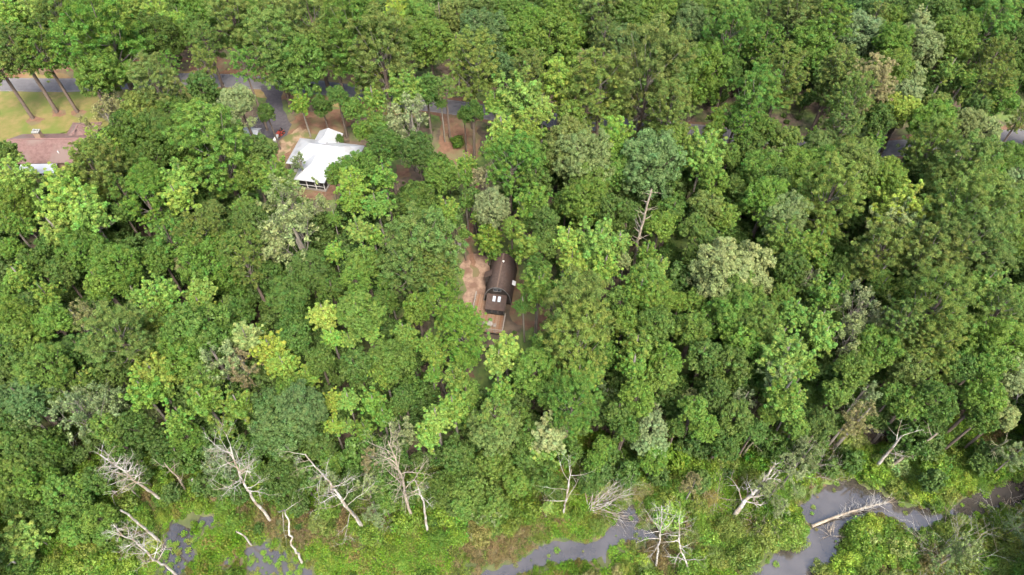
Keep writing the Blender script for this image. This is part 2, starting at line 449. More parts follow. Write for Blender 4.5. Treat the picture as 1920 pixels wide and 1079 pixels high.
def shrub_mesh(seed, R0, k, per, L, mass=False, wr=.5):
    rng = np.random.default_rng(seed)
    D = spread_on_ellipsoid(k, rng, 0.0)
    C = D * np.array([1, 1, .8]) * R0 * rng.uniform(.45, 1.0, k)[:, None] * .85 + np.array([0, 0, R0 * .25])
    A = clump_leaves(C, R0 * rng.uniform(.2, .36, k), np.full(k, per), rng, L, wr, .4, .65, .9, .8, .24, .014)
    return leaf_mesh('shrub', *A, M['leaf_mass' if mass else 'leaf'], rng)

LIB = {'O': [], 'G': [], 'P': [], 'M': [], 'S': []}
for i, (r0, k, per, L) in enumerate([(3.0, 260, 72, .17), (3.0, 280, 72, .155), (3.0, 230, 78, .19), (5.0, 560, 76, .20), (5.0, 600, 74, .19), (5.0, 520, 80, .22)]):
    me, C = crown_round(100 + i, r0, k, per, L, [.95, 1.1, .85][i % 3])
    LIB['O'].append((r0, me, limbs_to(C, np.random.default_rng(i), r0, -r0 * .9, M['bark'], 'limbs', .12)))
for i, (r0, k, per, L) in enumerate([(2.6, 210, 72, .17), (2.6, 190, 74, .185), (2.6, 220, 70, .165), (4.3, 420, 84, .20), (4.3, 440, 82, .195)]):
    me, C = crown_tufted(200 + i, r0, k, per, L, [1.15, 1.35, 1.0][i % 3])
    LIB['G'].append((r0, me, limbs_to(C, np.random.default_rng(20 + i), r0, -r0, M['grey_bark'], 'limbs', .12, .07)))
for i, (r0, k, per, L) in enumerate([(3.0, 300, 76, .25), (3.0, 320, 76, .24), (3.0, 280, 76, .26), (4.8, 620, 84, .29), (4.8, 660, 82, .28), (4.8, 580, 86, .29)]):
    me, C = crown_pine(300 + i, r0, k, per, L, [1.15, 1.35, .95][i % 3])
    LIB['P'].append((r0, me, limbs_to(C, np.random.default_rng(40 + i), r0, -r0, M['grey_bark'], 'limbs', .75, .07)))
for i, (r0, per) in enumerate([(3.0, 26), (3.0, 16), (4.2, 26)]):
    me, tw = crown_sparse(400 + i, r0, per, .30 + .03 * i, M['grey_bark'])
    LIB['M'].append((r0, me, tw))
for i in range(4):
    LIB['S'].append((1.6, shrub_mesh(500 + i, 1.6, 34, 90, .20, wr=[.5, .35, .6, .25][i]), None))
MASS = [crown_round(600 + i, 2.6, 130, 48, .23, [1.1, 1.4, .9][i], True)[0] for i in range(3)] + [shrub_mesh(620 + i, 1.8, 30, 60, .25, True) for i in range(3)]
def trunk_mesh(seed, mat, bend):
    """unit trunk: height 1, radius 1 at the base, tapering"""
    rng = np.random.default_rng(seed); T = Tubes()
    z = np.array([-.03, 0, .03, .15, .3, .45, .6, .75, .9, 1.0])
    p = np.stack([np.cumsum(rng.normal(size=10)) * bend, np.cumsum(rng.normal(size=10)) * bend, z], 1); p[:3, :2] = 0
    # x, y in units of height*0.02 so that scaling by radius keeps the bend small
    T.path(p, np.array([1.5, 1.35, 1.08, .95, .86, .76, .64, .5, .32, .15]), 7)
    return T.mesh('trunk', mat)
TRUNKS = {'O': [trunk_mesh(i, M['bark'], .25) for i in range(3)], 'G': [trunk_mesh(5 + i, M['grey_bark'], .2) for i in range(3)],
          'P': [trunk_mesh(10 + i, M['pine_bark'], .15) for i in range(3)], 'M': [trunk_mesh(15 + i, M['grey_bark'], .4) for i in range(3)]}

# ------------------------------------------------------------------ ground, creek and clearings
def zoom(s, ox, oy):
    """points read off a 3x enlargement of a ninth of the photograph"""
    v = [float(q) for q in s.replace(',', ' ').split()]
    return [(v[i] / 3 + ox, v[i + 1] / 3 + oy) for i in range(0, len(v), 2)]
WATER_PX = [
    zoom('330,1200 360,1079 450,1010 580,925 700,870 722,800 680,740 670,690 760,600 860,560 960,535 1010,580 1120,600 1220,660 1260,700 1360,700 1450,715 1490,760 1400,815 1320,845 1250,770 1150,720 1060,740 940,760 870,820 890,900 860,990 760,1030 720,1079 700,1200', 1280, 719),
    zoom('1480,740 1600,650 1700,600 1850,555 1990,560 1990,640 1800,690 1700,725 1620,745', 1280, 719),
    zoom('700,1200 770,1079 900,1040 1010,990 1120,915 1300,900 1420,890 1500,850 1550,790 1560,700 1640,660 1665,760 1640,820 1790,830 1800,870 1600,895 1500,925 1480,990 1400,1005 1300,990 1200,1010 1060,1045 980,1079 960,1200', 640, 719),
    zoom('965,780 1010,785 1110,870 1090,970 1010,1079 880,1079 920,960', 0, 719),
    zoom('1380,930 1500,905 1570,970 1740,1050 1740,1150 1420,1150 1400,1000', 0, 719),
    zoom('1250,970 1310,970 1310,1020 1260,1030', 0, 719),
    zoom('1110,740 1190,740 1190,800 1110,800', 0, 719),
]
WATER = [np.array([at(*p)[:2] for p in poly]) for poly in WATER_PX]
def sdist(P, poly):
    """signed distance to a polygon, negative inside; P (n,2)"""
    d = np.full(len(P), 1e9); ins = np.zeros(len(P), bool)
    for a, b in zip(poly, np.roll(poly, -1, 0)):
        e = b - a; w = P - a
        t = np.clip((w @ e) / (e @ e + 1e-9), 0, 1)
        d = np.minimum(d, np.linalg.norm(w - t[:, None] * e, axis=1))
        c = (a[1] > P[:, 1]) != (b[1] > P[:, 1])
        with np.errstate(divide='ignore', invalid='ignore'):
            x = a[0] + (P[:, 1] - a[1]) / (b[1] - a[1] + 1e-12) * e[0]
        ins ^= c & (P[:, 0] < x)
    return np.where(ins, -d, d)
def water_d(P): return np.min([sdist(P, w) for w in WATER], axis=0)
def wav(P, s, seed=0):
    """cheap smooth noise"""
    v = np.zeros(len(P)); r = np.random.default_rng(seed)
    for i in range(7):
        a = r.random() * 6.28; f = s * r.uniform(.5, 2.2); v += np.sin(P[:, 0] * math.cos(a) * f + P[:, 1] * math.sin(a) * f + r.random() * 6.28)
    return v / 3.5
MARSH_EDGE = lambda x: 41.0 + 3 * np.sin(x * .07) + 2 * np.sin(x * .19 + 1) + np.clip(x - 30, 0, 60) * .12      # how far from the camera the wet ground reaches
xs = np.concatenate([[-4000, -1500, -700, -350, -220, -160, -130], np.arange(-110, 111, .8), [130, 160, 220, 350, 700, 1500, 4000]])
ys = np.concatenate([[-2500, -800, -300, -120, -60, -30, -10, 4], np.arange(12, 70, .6), np.arange(70, 280, 4), [300, 340, 420, 600, 1000, 2000, 5000]])
GX, GY = np.meshgrid(xs, ys)
GP = np.stack([GX.ravel(), GY.ravel()], 1)
wd = water_d(GP)
marsh = np.clip((MARSH_EDGE(GP[:, 0]) - GP[:, 1]) / 8, 0, 1)
gz = np.where(marsh > 0, .05 * wav(GP, .9, 3) * marsh, 0)
edge = np.clip((wd - .5 + wav(GP, 1.6, 5) * .55) / 1.2, -1, 0)
gz = gz + edge * .55
near = (np.abs(GP[:, 0]) < 125) & (GP[:, 1] < 90) & (GP[:, 1] > 0)
gz = np.where(near, gz, 0)
nx, ny = len(xs), len(ys)
ii = (np.arange(ny - 1)[:, None] * nx + np.arange(nx - 1)[None, :]).ravel()
gme = mesh_np('ground', np.column_stack([GP, gz]), np.stack([ii, ii + 1, ii + nx + 1, ii + nx], 1), M['ground'], True)
a = gme.attributes.new('marsh', 'FLOAT', 'POINT'); a.data.foreach_set('value', marsh.astype(np.float32))
tag(obj('ground', gme), 'forest floor and marsh ground under the trees', kind='structure')
wx0, wx1, wy0, wy1 = -115, 115, 6, 75
wme = mesh_np('creek_water', [(wx0, wy0, -.2), (wx1, wy0, -.2), (wx1, wy1, -.2), (wx0, wy1, -.2)], [(0, 1, 2, 3)], M['water'])
tag(obj('creek_water', wme), 'grey muddy creek water winding through the marsh', kind='structure')

CLEAR = []       # clearings as polygons on the ground, kept free of undergrowth
def rough_outline(P, step=1.0, amp=.35, seed=0):
    rng = np.random.default_rng(seed); out = []
    for a, b in zip(P, P[1:] + P[:1]):
        a, b = np.array(a[:2]), np.array(b[:2]); n = max(1, int(np.linalg.norm(b - a) / step))
        for i in range(n): out.append(a + (b - a) * i / n + rng.normal(size=2) * amp)
    return out
def sheet(name, px, mat, z, label, clear=True, step=1.0, amp=.35, margin=0.0, seed=1):
    P = [at(*p) for p in px]
    if clear: CLEAR.append(np.array([q[:2] for q in P]))
    o2 = rough_outline([tuple(p) for p in P], step, amp, seed)
    me = bpy.data.meshes.new(name); me.from_pydata([(x, y, z) for x, y in o2], [], [tuple(range(len(o2)))]); me.update()
    me.materials.append(mat)
    return tag(obj(name, me), label, kind='structure')
def smooth_line(pts, n=8):
    out = []
    P = [Vector(p) for p in pts]; P = [P[0] * 2 - P[1]] + P + [P[-1] * 2 - P[-2]]
    for i in range(1, len(P) - 2):
        a, b, c, d = P[i - 1:i + 3]
        for j in range(n):
            t = j / n
            out.append(.5 * ((2 * b) + (c - a) * t + (2 * a - 5 * b + 4 * c - d) * t * t + (3 * b - a - 3 * c + d) * t ** 3))
    out.append(P[-2]); return out
def ribbon(name, line, w0, w1, mat, z, label, amp=0.0, clear=True, seed=3, kind='structure'):
    """strip along a line, from offset w0 to w1 (left positive)"""
    rng = np.random.default_rng(seed); V = []
    k = len(line)
    for i, p in enumerate(line):
        t = (line[min(i + 1, k - 1)] - line[max(i - 1, 0)]).normalized(); nn = Vector((-t.y, t.x, 0))
        V += [(*(p + nn * (w0 + rng.normal() * amp))[:2], z), (*(p + nn * (w1 + rng.normal() * amp))[:2], z)]
    F = [(2 * i, 2 * i + 2, 2 * i + 3, 2 * i + 1) for i in range(k - 1)]
    me = bpy.data.meshes.new(name); me.from_pydata(V, [], F); me.update(); me.materials.append(mat)
    if clear:
        CLEAR.append(np.array([v[:2] for v in V[0::2]] + [v[:2] for v in V[1::2]][::-1]))
    o = obj(name, me); tag(o, label, kind=kind); return o
road_px = [(-330, 158), (-120, 158), (20, 159), (130, 160), (250, 155), (340, 150), (430, 152), (520, 158), (600, 165), (680, 176), (745, 188), (850, 202), (1000, 222), (1140, 234), (1290, 246), (1480, 268), (1600, 280), (1690, 278), (1790, 268), (1900, 258), (2080, 244), (2300, 225)]
road = smooth_line([at(*p) for p in road_px], 6)
cut = next(i for i, q in enumerate(road) if proj(q)[0] > 800)
ribbon('road_verge', road[:cut], -6.0, 6.2, M['verge'], .008, 'strip of dry tan grass beside the grey road', .4)
ribbon('road_verge', road[cut - 1:], -3.6, 3.8, M['straw'], .009, 'narrow brown verge of the shaded road on the right', .4)
ribbon('roadside_straw', road[:cut], 4.4, 9.0, M['straw'], .013, 'red brown pine straw along the far side of the road', .7, clear=False)
ribbon('road', road, -2.7, 2.7, M['road'], .022, 'grey two-lane asphalt road crossing behind the houses', .05, clear=False)
M['line_paint'] = noisy('worn_line_paint', (0.19, 0.18, 0.165), (0.11, 0.105, 0.105), 1.2, .8)
ribbon('road_marking', road, -2.45, -2.33, M['line_paint'], .027, 'worn pale edge line on the near side of the road', 0, False)
ribbon('road_marking', road, 2.33, 2.45, M['line_paint'], .027, 'worn pale edge line on the far side of the road', 0, False)
sheet('lawn', [(-90, 168), (0, 170), (110, 172), (250, 168), (340, 165), (440, 166), (480, 172), (455, 184), (400, 188), (330, 195), (240, 225), (205, 245), (180, 280), (150, 300), (60, 325), (-90, 325)], M['lawn'], .017, 'yellow green lawn with brown patches behind the brown-roofed house', seed=2)
sheet('driveway', [(486, 160), (534, 161), (527, 182), (530, 203), (547, 234), (537, 254), (520, 266), (500, 256), (462, 243), (480, 216), (497, 204), (500, 184)], M['drive'], .032, 'dark asphalt driveway widening into a turning area', amp=.12, seed=3)
sheet('clay_yard', [(545, 230), (562, 214), (600, 206), (645, 204), (662, 222), (645, 250), (600, 254), (566, 264), (543, 300), (534, 335), (512, 335), (516, 285), (530, 258)], M['straw'], .019, 'reddish pine straw ground behind the white-roofed house', seed=4)
sheet('sandy_patch', [(528, 262), (545, 250), (560, 240), (590, 250), (612, 252), (560, 264), (540, 285), (530, 300), (528, 325), (517, 325), (519, 290)], M['sand'], .025, 'pale sandy ground around the white-roofed house', seed=5)
sheet('house_front_yard', [(552, 335), (628, 340), (655, 372), (560, 378)], M['straw'], .019, 'brown ground in front of the white-roofed house', seed=6)
sheet('straw_clearing', [(824, 205), (890, 208), (902, 262), (896, 300), (868, 312), (818, 300), (826, 250)], M['straw'], .019, 'red brown pine straw clearing beside the road', seed=7)
track = smooth_line([at(*p) for p in ((846, 214), (852, 262), (872, 305), (893, 330), (888, 380), (880, 430), (884, 478), (892, 520))], 6)
ribbon('dirt_track', track, -.65, .65, M['straw'], .024, 'narrow brown dirt track leading down to the arched cabin', .25)
sheet('leaf_litter_clearing', [(866, 498), (884, 478), (912, 482), (930, 540), (922, 590), (900, 606), (880, 590), (868, 545)], M['litter_light'], .02, 'dry tan leaf litter beside the arched cabin', seed=8)
sheet('cabin_side_yard', [(960, 480), (978, 520), (1000, 570), (1042, 585), (1045, 622), (990, 618), (955, 596)], M['straw'], .019, 'brown shaded ground to the right of the arched cabin', seed=9)
sheet('far_track', [(806, 138), (828, 118), (850, 112), (856, 138), (850, 176), (836, 176), (838, 146)], M['sand'], .019, 'sandy track across the road among trees', seed=10)
sheet('bare_patch', [(742, 312), (764, 308), (768, 332), (748, 336)], M['straw'], .019, 'small bare brown patch right of the white-roofed house', seed=11)
sheet('bare_strip', [(864, 655), (888, 652), (888, 712), (868, 708)], M['straw'], .019, 'bare brown strip in the trees below the arched cabin', seed=12)
for (bx, by) in ((62, 226), (107, 213), (145, 213), (196, 200)):
    sheet('straw_ring', [(bx + 15 * math.cos(t) + 3, by + 8 * math.sin(t)) for t in np.arange(0, 6.28, .6)], M['straw'], .023, 'ring of brown pine straw round a lawn pine trunk', clear=False, amp=.25, seed=bx)
CLEAR.append(np.array([at(*p)[:2] for p in ((895, 470), (975, 470), (975, 600), (895, 625))]))
CLEAR.append(np.array([at(*p)[:2] for p in ((530, 250), (680, 250), (690, 345), (560, 350))]))
CLEAR.append(np.array([at(*p)[:2] for p in ((-60, 245), (150, 240), (140, 330), (-60, 335))]))
# ------------------------------------------------------------------ buildings
def hip_roof(mb, x0, x1, y0, y1, ze, zr, inset, t=.16, axis='x'):
    if axis == 'x':
        ym = (y0 + y1) / 2; a, b = (x0 + inset[0], ym, zr), (x1 - inset[1], ym, zr)
        mb.slab([(x0, y0, ze), (x1, y0, ze), b, a], t); mb.slab([(x1, y1, ze), (x0, y1, ze), a, b], t)
        mb.slab([(x0, y1, ze), (x0, y0, ze), a], t); mb.slab([(x1, y0, ze), (x1, y1, ze), b], t)
    else:
        xm = (x0 + x1) / 2; a, b = (xm, y0 + inset[0], zr), (xm, y1 - inset[1], zr)
        mb.slab([(x0, y1, ze), (x0, y0, ze), a, b], t); mb.slab([(x1, y0, ze), (x1, y1, ze), b, a], t)
        mb.slab([(x0, y0, ze), (x1, y0, ze), a], t); mb.slab([(x1, y1, ze), (x0, y1, ze), b], t)
    return mb
# white-roofed house: front left eave corner at the origin, x along the front
c = at(536, 306, 3.0)
wh = tag(empty('white_roofed_house', (c.x, c.y, 0), R(-10)), 'low house with a bright white metal hip roof and screened front porch', 'house')
MB().box(.5, 14.0, .6, 7.6, 0, 2.9).box(3.9, 8.3, 7.6, 10.7, 0, 2.88).build('wall', M['siding'], wh)
hip_roof(MB(), 0, 14.6, 0, 8.2, 3.0, 5.5, (4.4, 4.0)).build('roof', M['white_roof'], wh)
hip_roof(MB(), 3.4, 8.8, 4.4, 11.2, 3.04, 4.9, (2.4, .9), axis='y').build('rear_wing_roof', M['white_roof'], wh)
po = MB()
hip_roof(po, 3.4, 10.0, -4.4, 4.0, 2.98, 5.05, (3.2, 2.6), axis='y').build('porch_roof', M['white_roof'], wh)
pb = MB().box(3.7, 9.7, -4.0, .6, 0, .45).build('porch_floor', M['grey_wood'], wh)
sc_ = MB().box(3.86, 9.54, -3.86, -3.8, .45, 2.7).box(3.86, 3.92, -3.8, .5, .45, 2.7).box(9.48, 9.54, -3.8, .5, .45, 2.7).build('porch_screen', M['dark_screen'], wh)
for x in (3.9, 5.75, 7.65, 9.5):
    MB().box(x - .07, x + .07, -4.0, -3.87, .45, 2.8).build('porch_post', M['white_paint'], wh)
MB().box(3.98, 9.42, -3.95, -3.88, 1.2, 1.28).build('porch_rail', M['white_paint'], wh)
MB().cyl((7.6, 5.3, 4.6), (7.6, 5.3, 5.5), .13, .13).cyl((7.6, 5.3, 5.5), (7.6, 5.3, 5.58), .2, .2).build('vent_pipe', M['steel'], wh)
for x in (1.6, 11.4):
    w = MB().box(x - .5, x + .5, .55, .597, 1.0, 2.2).build('window', M['white_paint'], wh)
    for k in (-1, 1): MB().box(x + k * .24 - .2, x + k * .24 + .2, .52, .548, 1.06, 2.14).build('pane', M['glass'], w)
# brown-roofed house
c = at(34, 307, 2.9)
bh = tag(empty('brown_roofed_house', (c.x, c.y, 0), R(1.5)), 'long house with a red brown shingle roof and stone chimney by the lawn', 'house')
MB().box(.5, 13.0, .5, 9.1, 0, 2.8).box(7.3, 12.4, 9.1, 12.2, 0, 2.79).build('wall', M['brick'], bh)
rf = MB()
rf.slab([(-3, 0, 2.9), (13.4, 0, 2.9), (13.4, 4.9, 5.3), (-3, 4.9, 5.3)], .18).slab([(13.4, 9.6, 2.9), (-3, 9.6, 2.9), (-3, 4.9, 5.3), (13.4, 4.9, 5.3)], .18)
rf = rf.build('roof', M['red_shingle'], bh)
MB().bar((-3, 4.9, 5.33), (13.4, 4.9, 5.33), .3, .08).build('ridge_cap', M['ridge_cap'], rf)
wr = hip_roof(MB(), 6.6, 13.0, 6.2, 13.2, 2.94, 4.9, (3.0, 3.2), axis='y').build('wing_roof', M['red_shingle'], bh)
MB().bar((6.6, 13.2, 2.98), (9.8, 10.0, 4.94), .25, .07).build('hip_cap', M['ridge_cap'], wr)
MB().bar((13.0, 13.2, 2.98), (9.8, 10.0, 4.94), .25, .07).build('hip_cap', M['ridge_cap'], wr)
MB().bar((9.8, 6.3, 4.94), (9.8, 10.0, 4.94), .25, .07).build('ridge_cap', M['ridge_cap'], wr)
pr_ = MB().slab([(.4, -2.5, 2.3), (8.0, -2.5, 2.3), (8.0, .12, 2.72), (.4, .12, 2.72)], .1).build('porch_roof', M['white_roof'], bh)
for x in (.6, 3.0, 5.4, 7.8): MB().box(x - .07, x + .07, -2.4, -2.26, 0, 2.2).build('porch_post', M['white_paint'], bh)
ch = MB().box(2.4, 3.7, 5.7, 6.7, 0, 6.2).build('chimney', M['brick'], bh)
MB().box(2.3, 3.8, 5.6, 6.8, 6.2, 6.45).build('chimney_cap', M['stone_grey'], ch)
MB().cyl((2.8, 6.2, 6.45), (2.8, 6.2, 6.85), .2).build('flue', M['stone_grey'], ch)
MB().cyl((3.35, 6.2, 6.45), (3.35, 6.2, 6.75), .2).build('flue', M['stone_grey'], ch)
MB().cyl((8.2, 2.0, 3.7), (8.2, 2.0, 4.35), .12).build('roof_vent', M['white_paint'], bh)
MB().cyl((12.3, 9.2, 3.2), (12.3, 9.2, 3.75), .16).build('roof_vent', M['rubber'], bh)
for x in (1.8, 10.2):
    w = MB().box(x - .6, x + .6, .44, .497, 1.0, 2.2).build('window', M['white_paint'], bh)
    MB().box(x - .5, x + .5, .41, .438, 1.08, 2.12).build('pane', M['glass'], w)

# arched cabin: origin at the middle of its front wall, y towards its back
c = at(933, 569, 0)
cb = tag(empty('arched_cabin', (c.x, c.y, 0), R(-8)), 'dark brown cabin with a barrel-arched shingle roof and two bright skylights', 'cabin')
AW, AH, AL = 2.5, 4.8, 8.0
def arch(w, h, n=22, e=2.15):
    out = []
    for i in range(n + 1):
        t = math.pi * i / n
        cx, sx = math.cos(t), math.sin(t)
        out.append((w * math.copysign(abs(cx) ** (2 / e), cx), h * sx ** (2 / e)))
    return out
A = arch(AW, AH); Ai = arch(AW - .12, AH - .12)
sh = MB(); n = len(A)
V = [(x, y, z) for y in (-.16, AL) for P_ in (A, Ai) for x, z in P_]
F = []
for i in range(n - 1):
    F += [(i, i + 1, 2 * n + i + 1, 2 * n + i), (n + i + 1, n + i, 3 * n + i, 3 * n + i + 1), (i + 1, i, n + i, n + i + 1), (2 * n + i, 2 * n + i + 1, 3 * n + i + 1, 3 * n + i)]
F += [(0, 2 * n, 3 * n, n), (2 * n - 1, 4 * n - 1, 3 * n - 1, n - 1)]
roof = sh.add(V, F).build('arched_roof', M['cabin_shingle'], cb)
trim = MB()
for (x0, z0), (x1, z1) in zip(A[:-1], A[1:]): trim.bar((x0, -.19, z0), (x1, -.19, z1), .06, .14)
trim.build('arch_trim', M['cabin_trim'], roof)
MB().bar((0, -.12, AH + .03), (0, AL, AH + .03), .28, .06).build('ridge_cap', noisy('cabin_ridge', (.07, .048, .038), (.09, .063, .05), 2, .9), roof)
Ag = arch(AW - .14, AH - .14)
MB().add([(x, 0, z) for x, z in Ag] + [(x, .12, z) for x, z in Ag], [tuple(range(n)), tuple(range(2 * n - 1, n - 1, -1))] + [(i, i + n, (i + 1) % n + n, (i + 1) % n) for i in range(n)]).build('front_wall', M['cabin_dark'], cb)
MB().add([(x, AL - .2, z) for x, z in Ag] + [(x, AL - .08, z) for x, z in Ag], [tuple(range(n)), tuple(range(2 * n - 1, n - 1, -1))] + [(i, i + n, (i + 1) % n + n, (i + 1) % n) for i in range(n)]).build('rear_wall', M['cabin_dark'], cb)
wf = MB().box(-.72, .72, -.10, -.003, 3.55, 3.63).box(-.72, .72, -.10, -.003, 4.33, 4.41).box(-.72, -.64, -.10, -.003, 3.63, 4.33).box(.64, .72, -.10, -.003, 3.63, 4.33).box(-.04, .04, -.10, -.003, 3.63, 4.33).build('gable_window', M['cabin_trim'], cb)
for s in (-1, 1): MB().box(min(s * .05, s * .63), max(s * .05, s * .63), -.05, -.01, 3.64, 4.32).build('pane', M['glass'], wf)
pr_ = MB().slab([(-1.8, -3.1, 2.1), (1.8, -3.1, 2.1), (1.8, -.13, 2.85), (-1.8, -.13, 2.85)], .12).build('porch_roof', M['cabin_shingle'], cb)
for x in (-.42, .5):
    s = MB()
    f = lambda y: 2.1 + (y + 3.1) * (.75 / 2.97)
    s.slab([(x - .27, -1.6, f(-1.6) + .1), (x + .27, -1.6, f(-1.6) + .1), (x + .27, -.55, f(-.55) + .1), (x - .27, -.55, f(-.55) + .1)], .13)
    fr = s.build('skylight_frame', M['cabin_trim'], pr_)
    MB().slab([(x - .23, -1.55, f(-1.55) + .125), (x + .23, -1.55, f(-1.55) + .125), (x + .23, -.6, f(-.6) + .125), (x - .23, -.6, f(-.6) + .125)], .02).build('skylight', M['skylight'], pr_)
MB().box(-1.62, 1.62, -2.9, -.13, .55, 2.0).build('porch_wall', M['cabin_dark'], cb)
for x in (-1.1, 0, 1.1):
    w = MB().box(x - .45, x + .45, -2.96, -2.903, .9, 1.85).build('window', M['cabin_trim'], cb)
    MB().box(x - .38, x + .38, -2.99, -2.963, .97, 1.78).build('pane', M['glass'], w)
# hooded side dormer on the left, a small one on the right, a vent cap
dm = MB()
dm.slab([(-3.0, 3.1, 3.05), (-3.0, 4.5, 3.05), (-1.55, 4.5, 4.1), (-1.55, 3.1, 4.1)][::-1], .1)
dm.build('side_dormer_hood', M['cabin_shingle'], cb)
MB().box(-2.75, -2.0, 3.2, 4.4, .6, 3.05).build('side_dormer', M['cabin_dark'], cb)
MB().slab([(2.9, 2.5, 2.5), (2.9, 3.5, 2.5), (2.3, 3.5, 2.85), (2.3, 2.5, 2.85)], .08).build('side_awning', M['white_paint'], cb)
MB().cyl((.25, 5.9, 4.6), (.25, 5.9, 5.05), .10).cyl((.25, 5.9, 5.05), (.25, 5.9, 5.15), .2, .12).build('vent_cap', M['white_paint'], cb)
# deck with rail, stair and walk
dk = tag(empty('wooden_deck', (c.x, c.y, 0), R(-8)), 'brown wooden deck round the front and left side of the arched cabin', 'deck')
def boards(x0, x1, y0, y1, z, parent, w=.38):
    k = max(1, int((y1 - y0) / w)); s = (y1 - y0) / k
    me = MB().box(0, x1 - x0, 0, s - .03, -.05, 0).mesh('board', M['deck'])
    for i in range(k): obj('board', me, parent, (x0, y0 + i * s, z + random.uniform(-.006, .006)))
boards(-2.0, 1.95, -6.9, -3.0, .55, dk)
boards(-4.1, -2.05, -5.2, 1.2, .55, dk)
MB().box(-2.0, 1.95, -6.95, -6.91, .05, .48).box(1.96, 2.0, -6.9, -3.0, .05, .48).box(-4.16, -4.11, -5.2, 1.2, .05, .48).build('skirt', M['cabin_dark'], dk)
for (ax, ay), (bx_, by_) in (((1.9, -3.1), (1.9, -6.85)), ((1.9, -6.85), (-2.0, -6.85)), ((-4.05, -5.15), (-4.05, 1.1))):
    rl = MB().bar((ax, ay, 1.5), (bx_, by_, 1.5), .12, .05).build('rail', M['grey_wood'], dk)
    kk = max(2, int(math.hypot(bx_ - ax, by_ - ay) / 1.2))
    for i in range(kk + 1):
        px_, py_ = ax + (bx_ - ax) * i / kk, ay + (by_ - ay) * i / kk
        MB().box(px_ - .05, px_ + .05, py_ - .05, py_ + .05, .5, 1.47).build('rail_post', M['grey_wood'], dk)
    MB().bar((ax, ay, 1.0), (bx_, by_, 1.0), .05, .05).build('mid_rail', M['grey_wood'], dk)
for i in range(3): MB().box(-3.7, -2.4, -5.55 - .3 * i, -5.25 - .3 * i, .30 - .14 * i, .36 - .14 * i).build('step', M['grey_wood'], dk)
def on_deck(name, x, y, rz, label, cat, group=None):
    m = Matrix.Rotation(R(-8), 4, 'Z') @ Vector((x, y, .56))
    return tag(empty(name, (c.x + m.x, c.y + m.y, .56), R(-8) + rz), label, cat, group)
tb = on_deck('patio_table', -.55, -5.6, .1, 'small grey wooden table on the deck in front of the cabin', 'table')
MB().cyl((0, 0, .70), (0, 0, .74), .55, .55, 16).build('table_top', M['grey_wood'], tb)
for k in range(4):
    t = k * math.pi / 2 + .78
    MB().bar((math.cos(t) * .4, math.sin(t) * .4, 0), (math.cos(t) * .3, math.sin(t) * .3, .7), .06).build('leg', M['grey_wood'], tb)
def chair(x, y, rz, label):
    o = on_deck('patio_chair', x, y, rz, label, 'chair', 'chairs on the cabin deck')
    MB().box(-.26, .26, -.25, .25, .40, .45).build('seat', M['grey_wood'], o)
    MB().box(-.26, .26, .24, .29, .47, .95).build('backrest', M['grey_wood'], o)
    for sx in (-1, 1):
        for sy in (-1, 1): MB().box(sx * .22 - .03, sx * .22 + .03, sy * .21 - .03, sy * .21 + .03, 0, .40).build('leg', M['grey_wood'], o)
        MB().box(sx * .28 - .04, sx * .28 + .04, -.25, .25, .62, .66).build('armrest', M['grey_wood'], o)
chair(-1.45, -5.55, R(80), 'grey wooden chair left of the round deck table')
chair(.35, -5.65, R(-85), 'grey wooden chair right of the round deck table')
chair(-.5, -4.75, R(5), 'grey wooden chair on the cabin side of the deck table')
# small weathered stand by the track
c2 = at(857, 470, 0)
st = tag(empty('wooden_stand', (c2.x, c2.y, 0), R(-35)), 'small weathered grey wooden lean-to stand beside the track above the cabin', 'stand')
for sx, sy, h in ((-1, -1, 1.5), (1, -1, 1.5), (-1, 1, 2.1), (1, 1, 2.1)): MB().box(sx * .6 - .05, sx * .6 + .05, sy * .45 - .05, sy * .45 + .05, 0, h).build('post', M['grey_wood'], st)
MB().slab([(-.85, -.7, 1.45), (.85, -.7, 1.45), (.85, .7, 2.2), (-.85, .7, 2.2)], .06).build('roof_board', M['grey_wood'], st)
MB().box(-.6, .6, -.4, .4, .5, .55).build('shelf', M['grey_wood'], st)
# red tractor mower on the driveway
c3 = at(526, 253, 0)
tr = tag(empty('red_lawn_tractor', (c3.x, c3.y, .032), R(150)), 'small red lawn tractor parked at the edge of the dark driveway', 'tractor')
MB().box(-.35, .35, -.5, .95, .38, .55).build('chassis', M['rubber'], tr)
MB().add([(-.34, .1, .55), (.34, .1, .55), (.3, 1.05, .55), (-.3, 1.05, .55), (-.32, .1, 1.0), (.32, .1, 1.0), (.25, 1.0, .85), (-.25, 1.0, .85)], [(3, 2, 1, 0), (4, 5, 6, 7), (0, 1, 5, 4), (1, 2, 6, 5), (2, 3, 7, 6), (3, 0, 4, 7)]).build('hood', M['red_paint'], tr)
MB().add([(-.62, -.95, .55), (.62, -.95, .55), (.62, -.15, .55), (-.62, -.15, .55), (-.55, -.9, .8), (.55, -.9, .8), (.55, -.25, .8), (-.55, -.25, .8)], [(3, 2, 1, 0), (4, 5, 6, 7), (0, 1, 5, 4), (1, 2, 6, 5), (2, 3, 7, 6), (3, 0, 4, 7)]).build('fender', M['red_paint'], tr)
MB().box(-.25, .25, -.75, -.3, .81, .9).box(-.25, .25, -.82, -.74, .9, 1.3).build('seat', M['rubber'], tr)
MB().cyl((0, -.02, 1.15), (0, -.06, 1.19), .2, .2, 14).bar((0, .12, .9), (0, 0, 1.15), .05).build('steering_wheel', M['rubber'], tr)
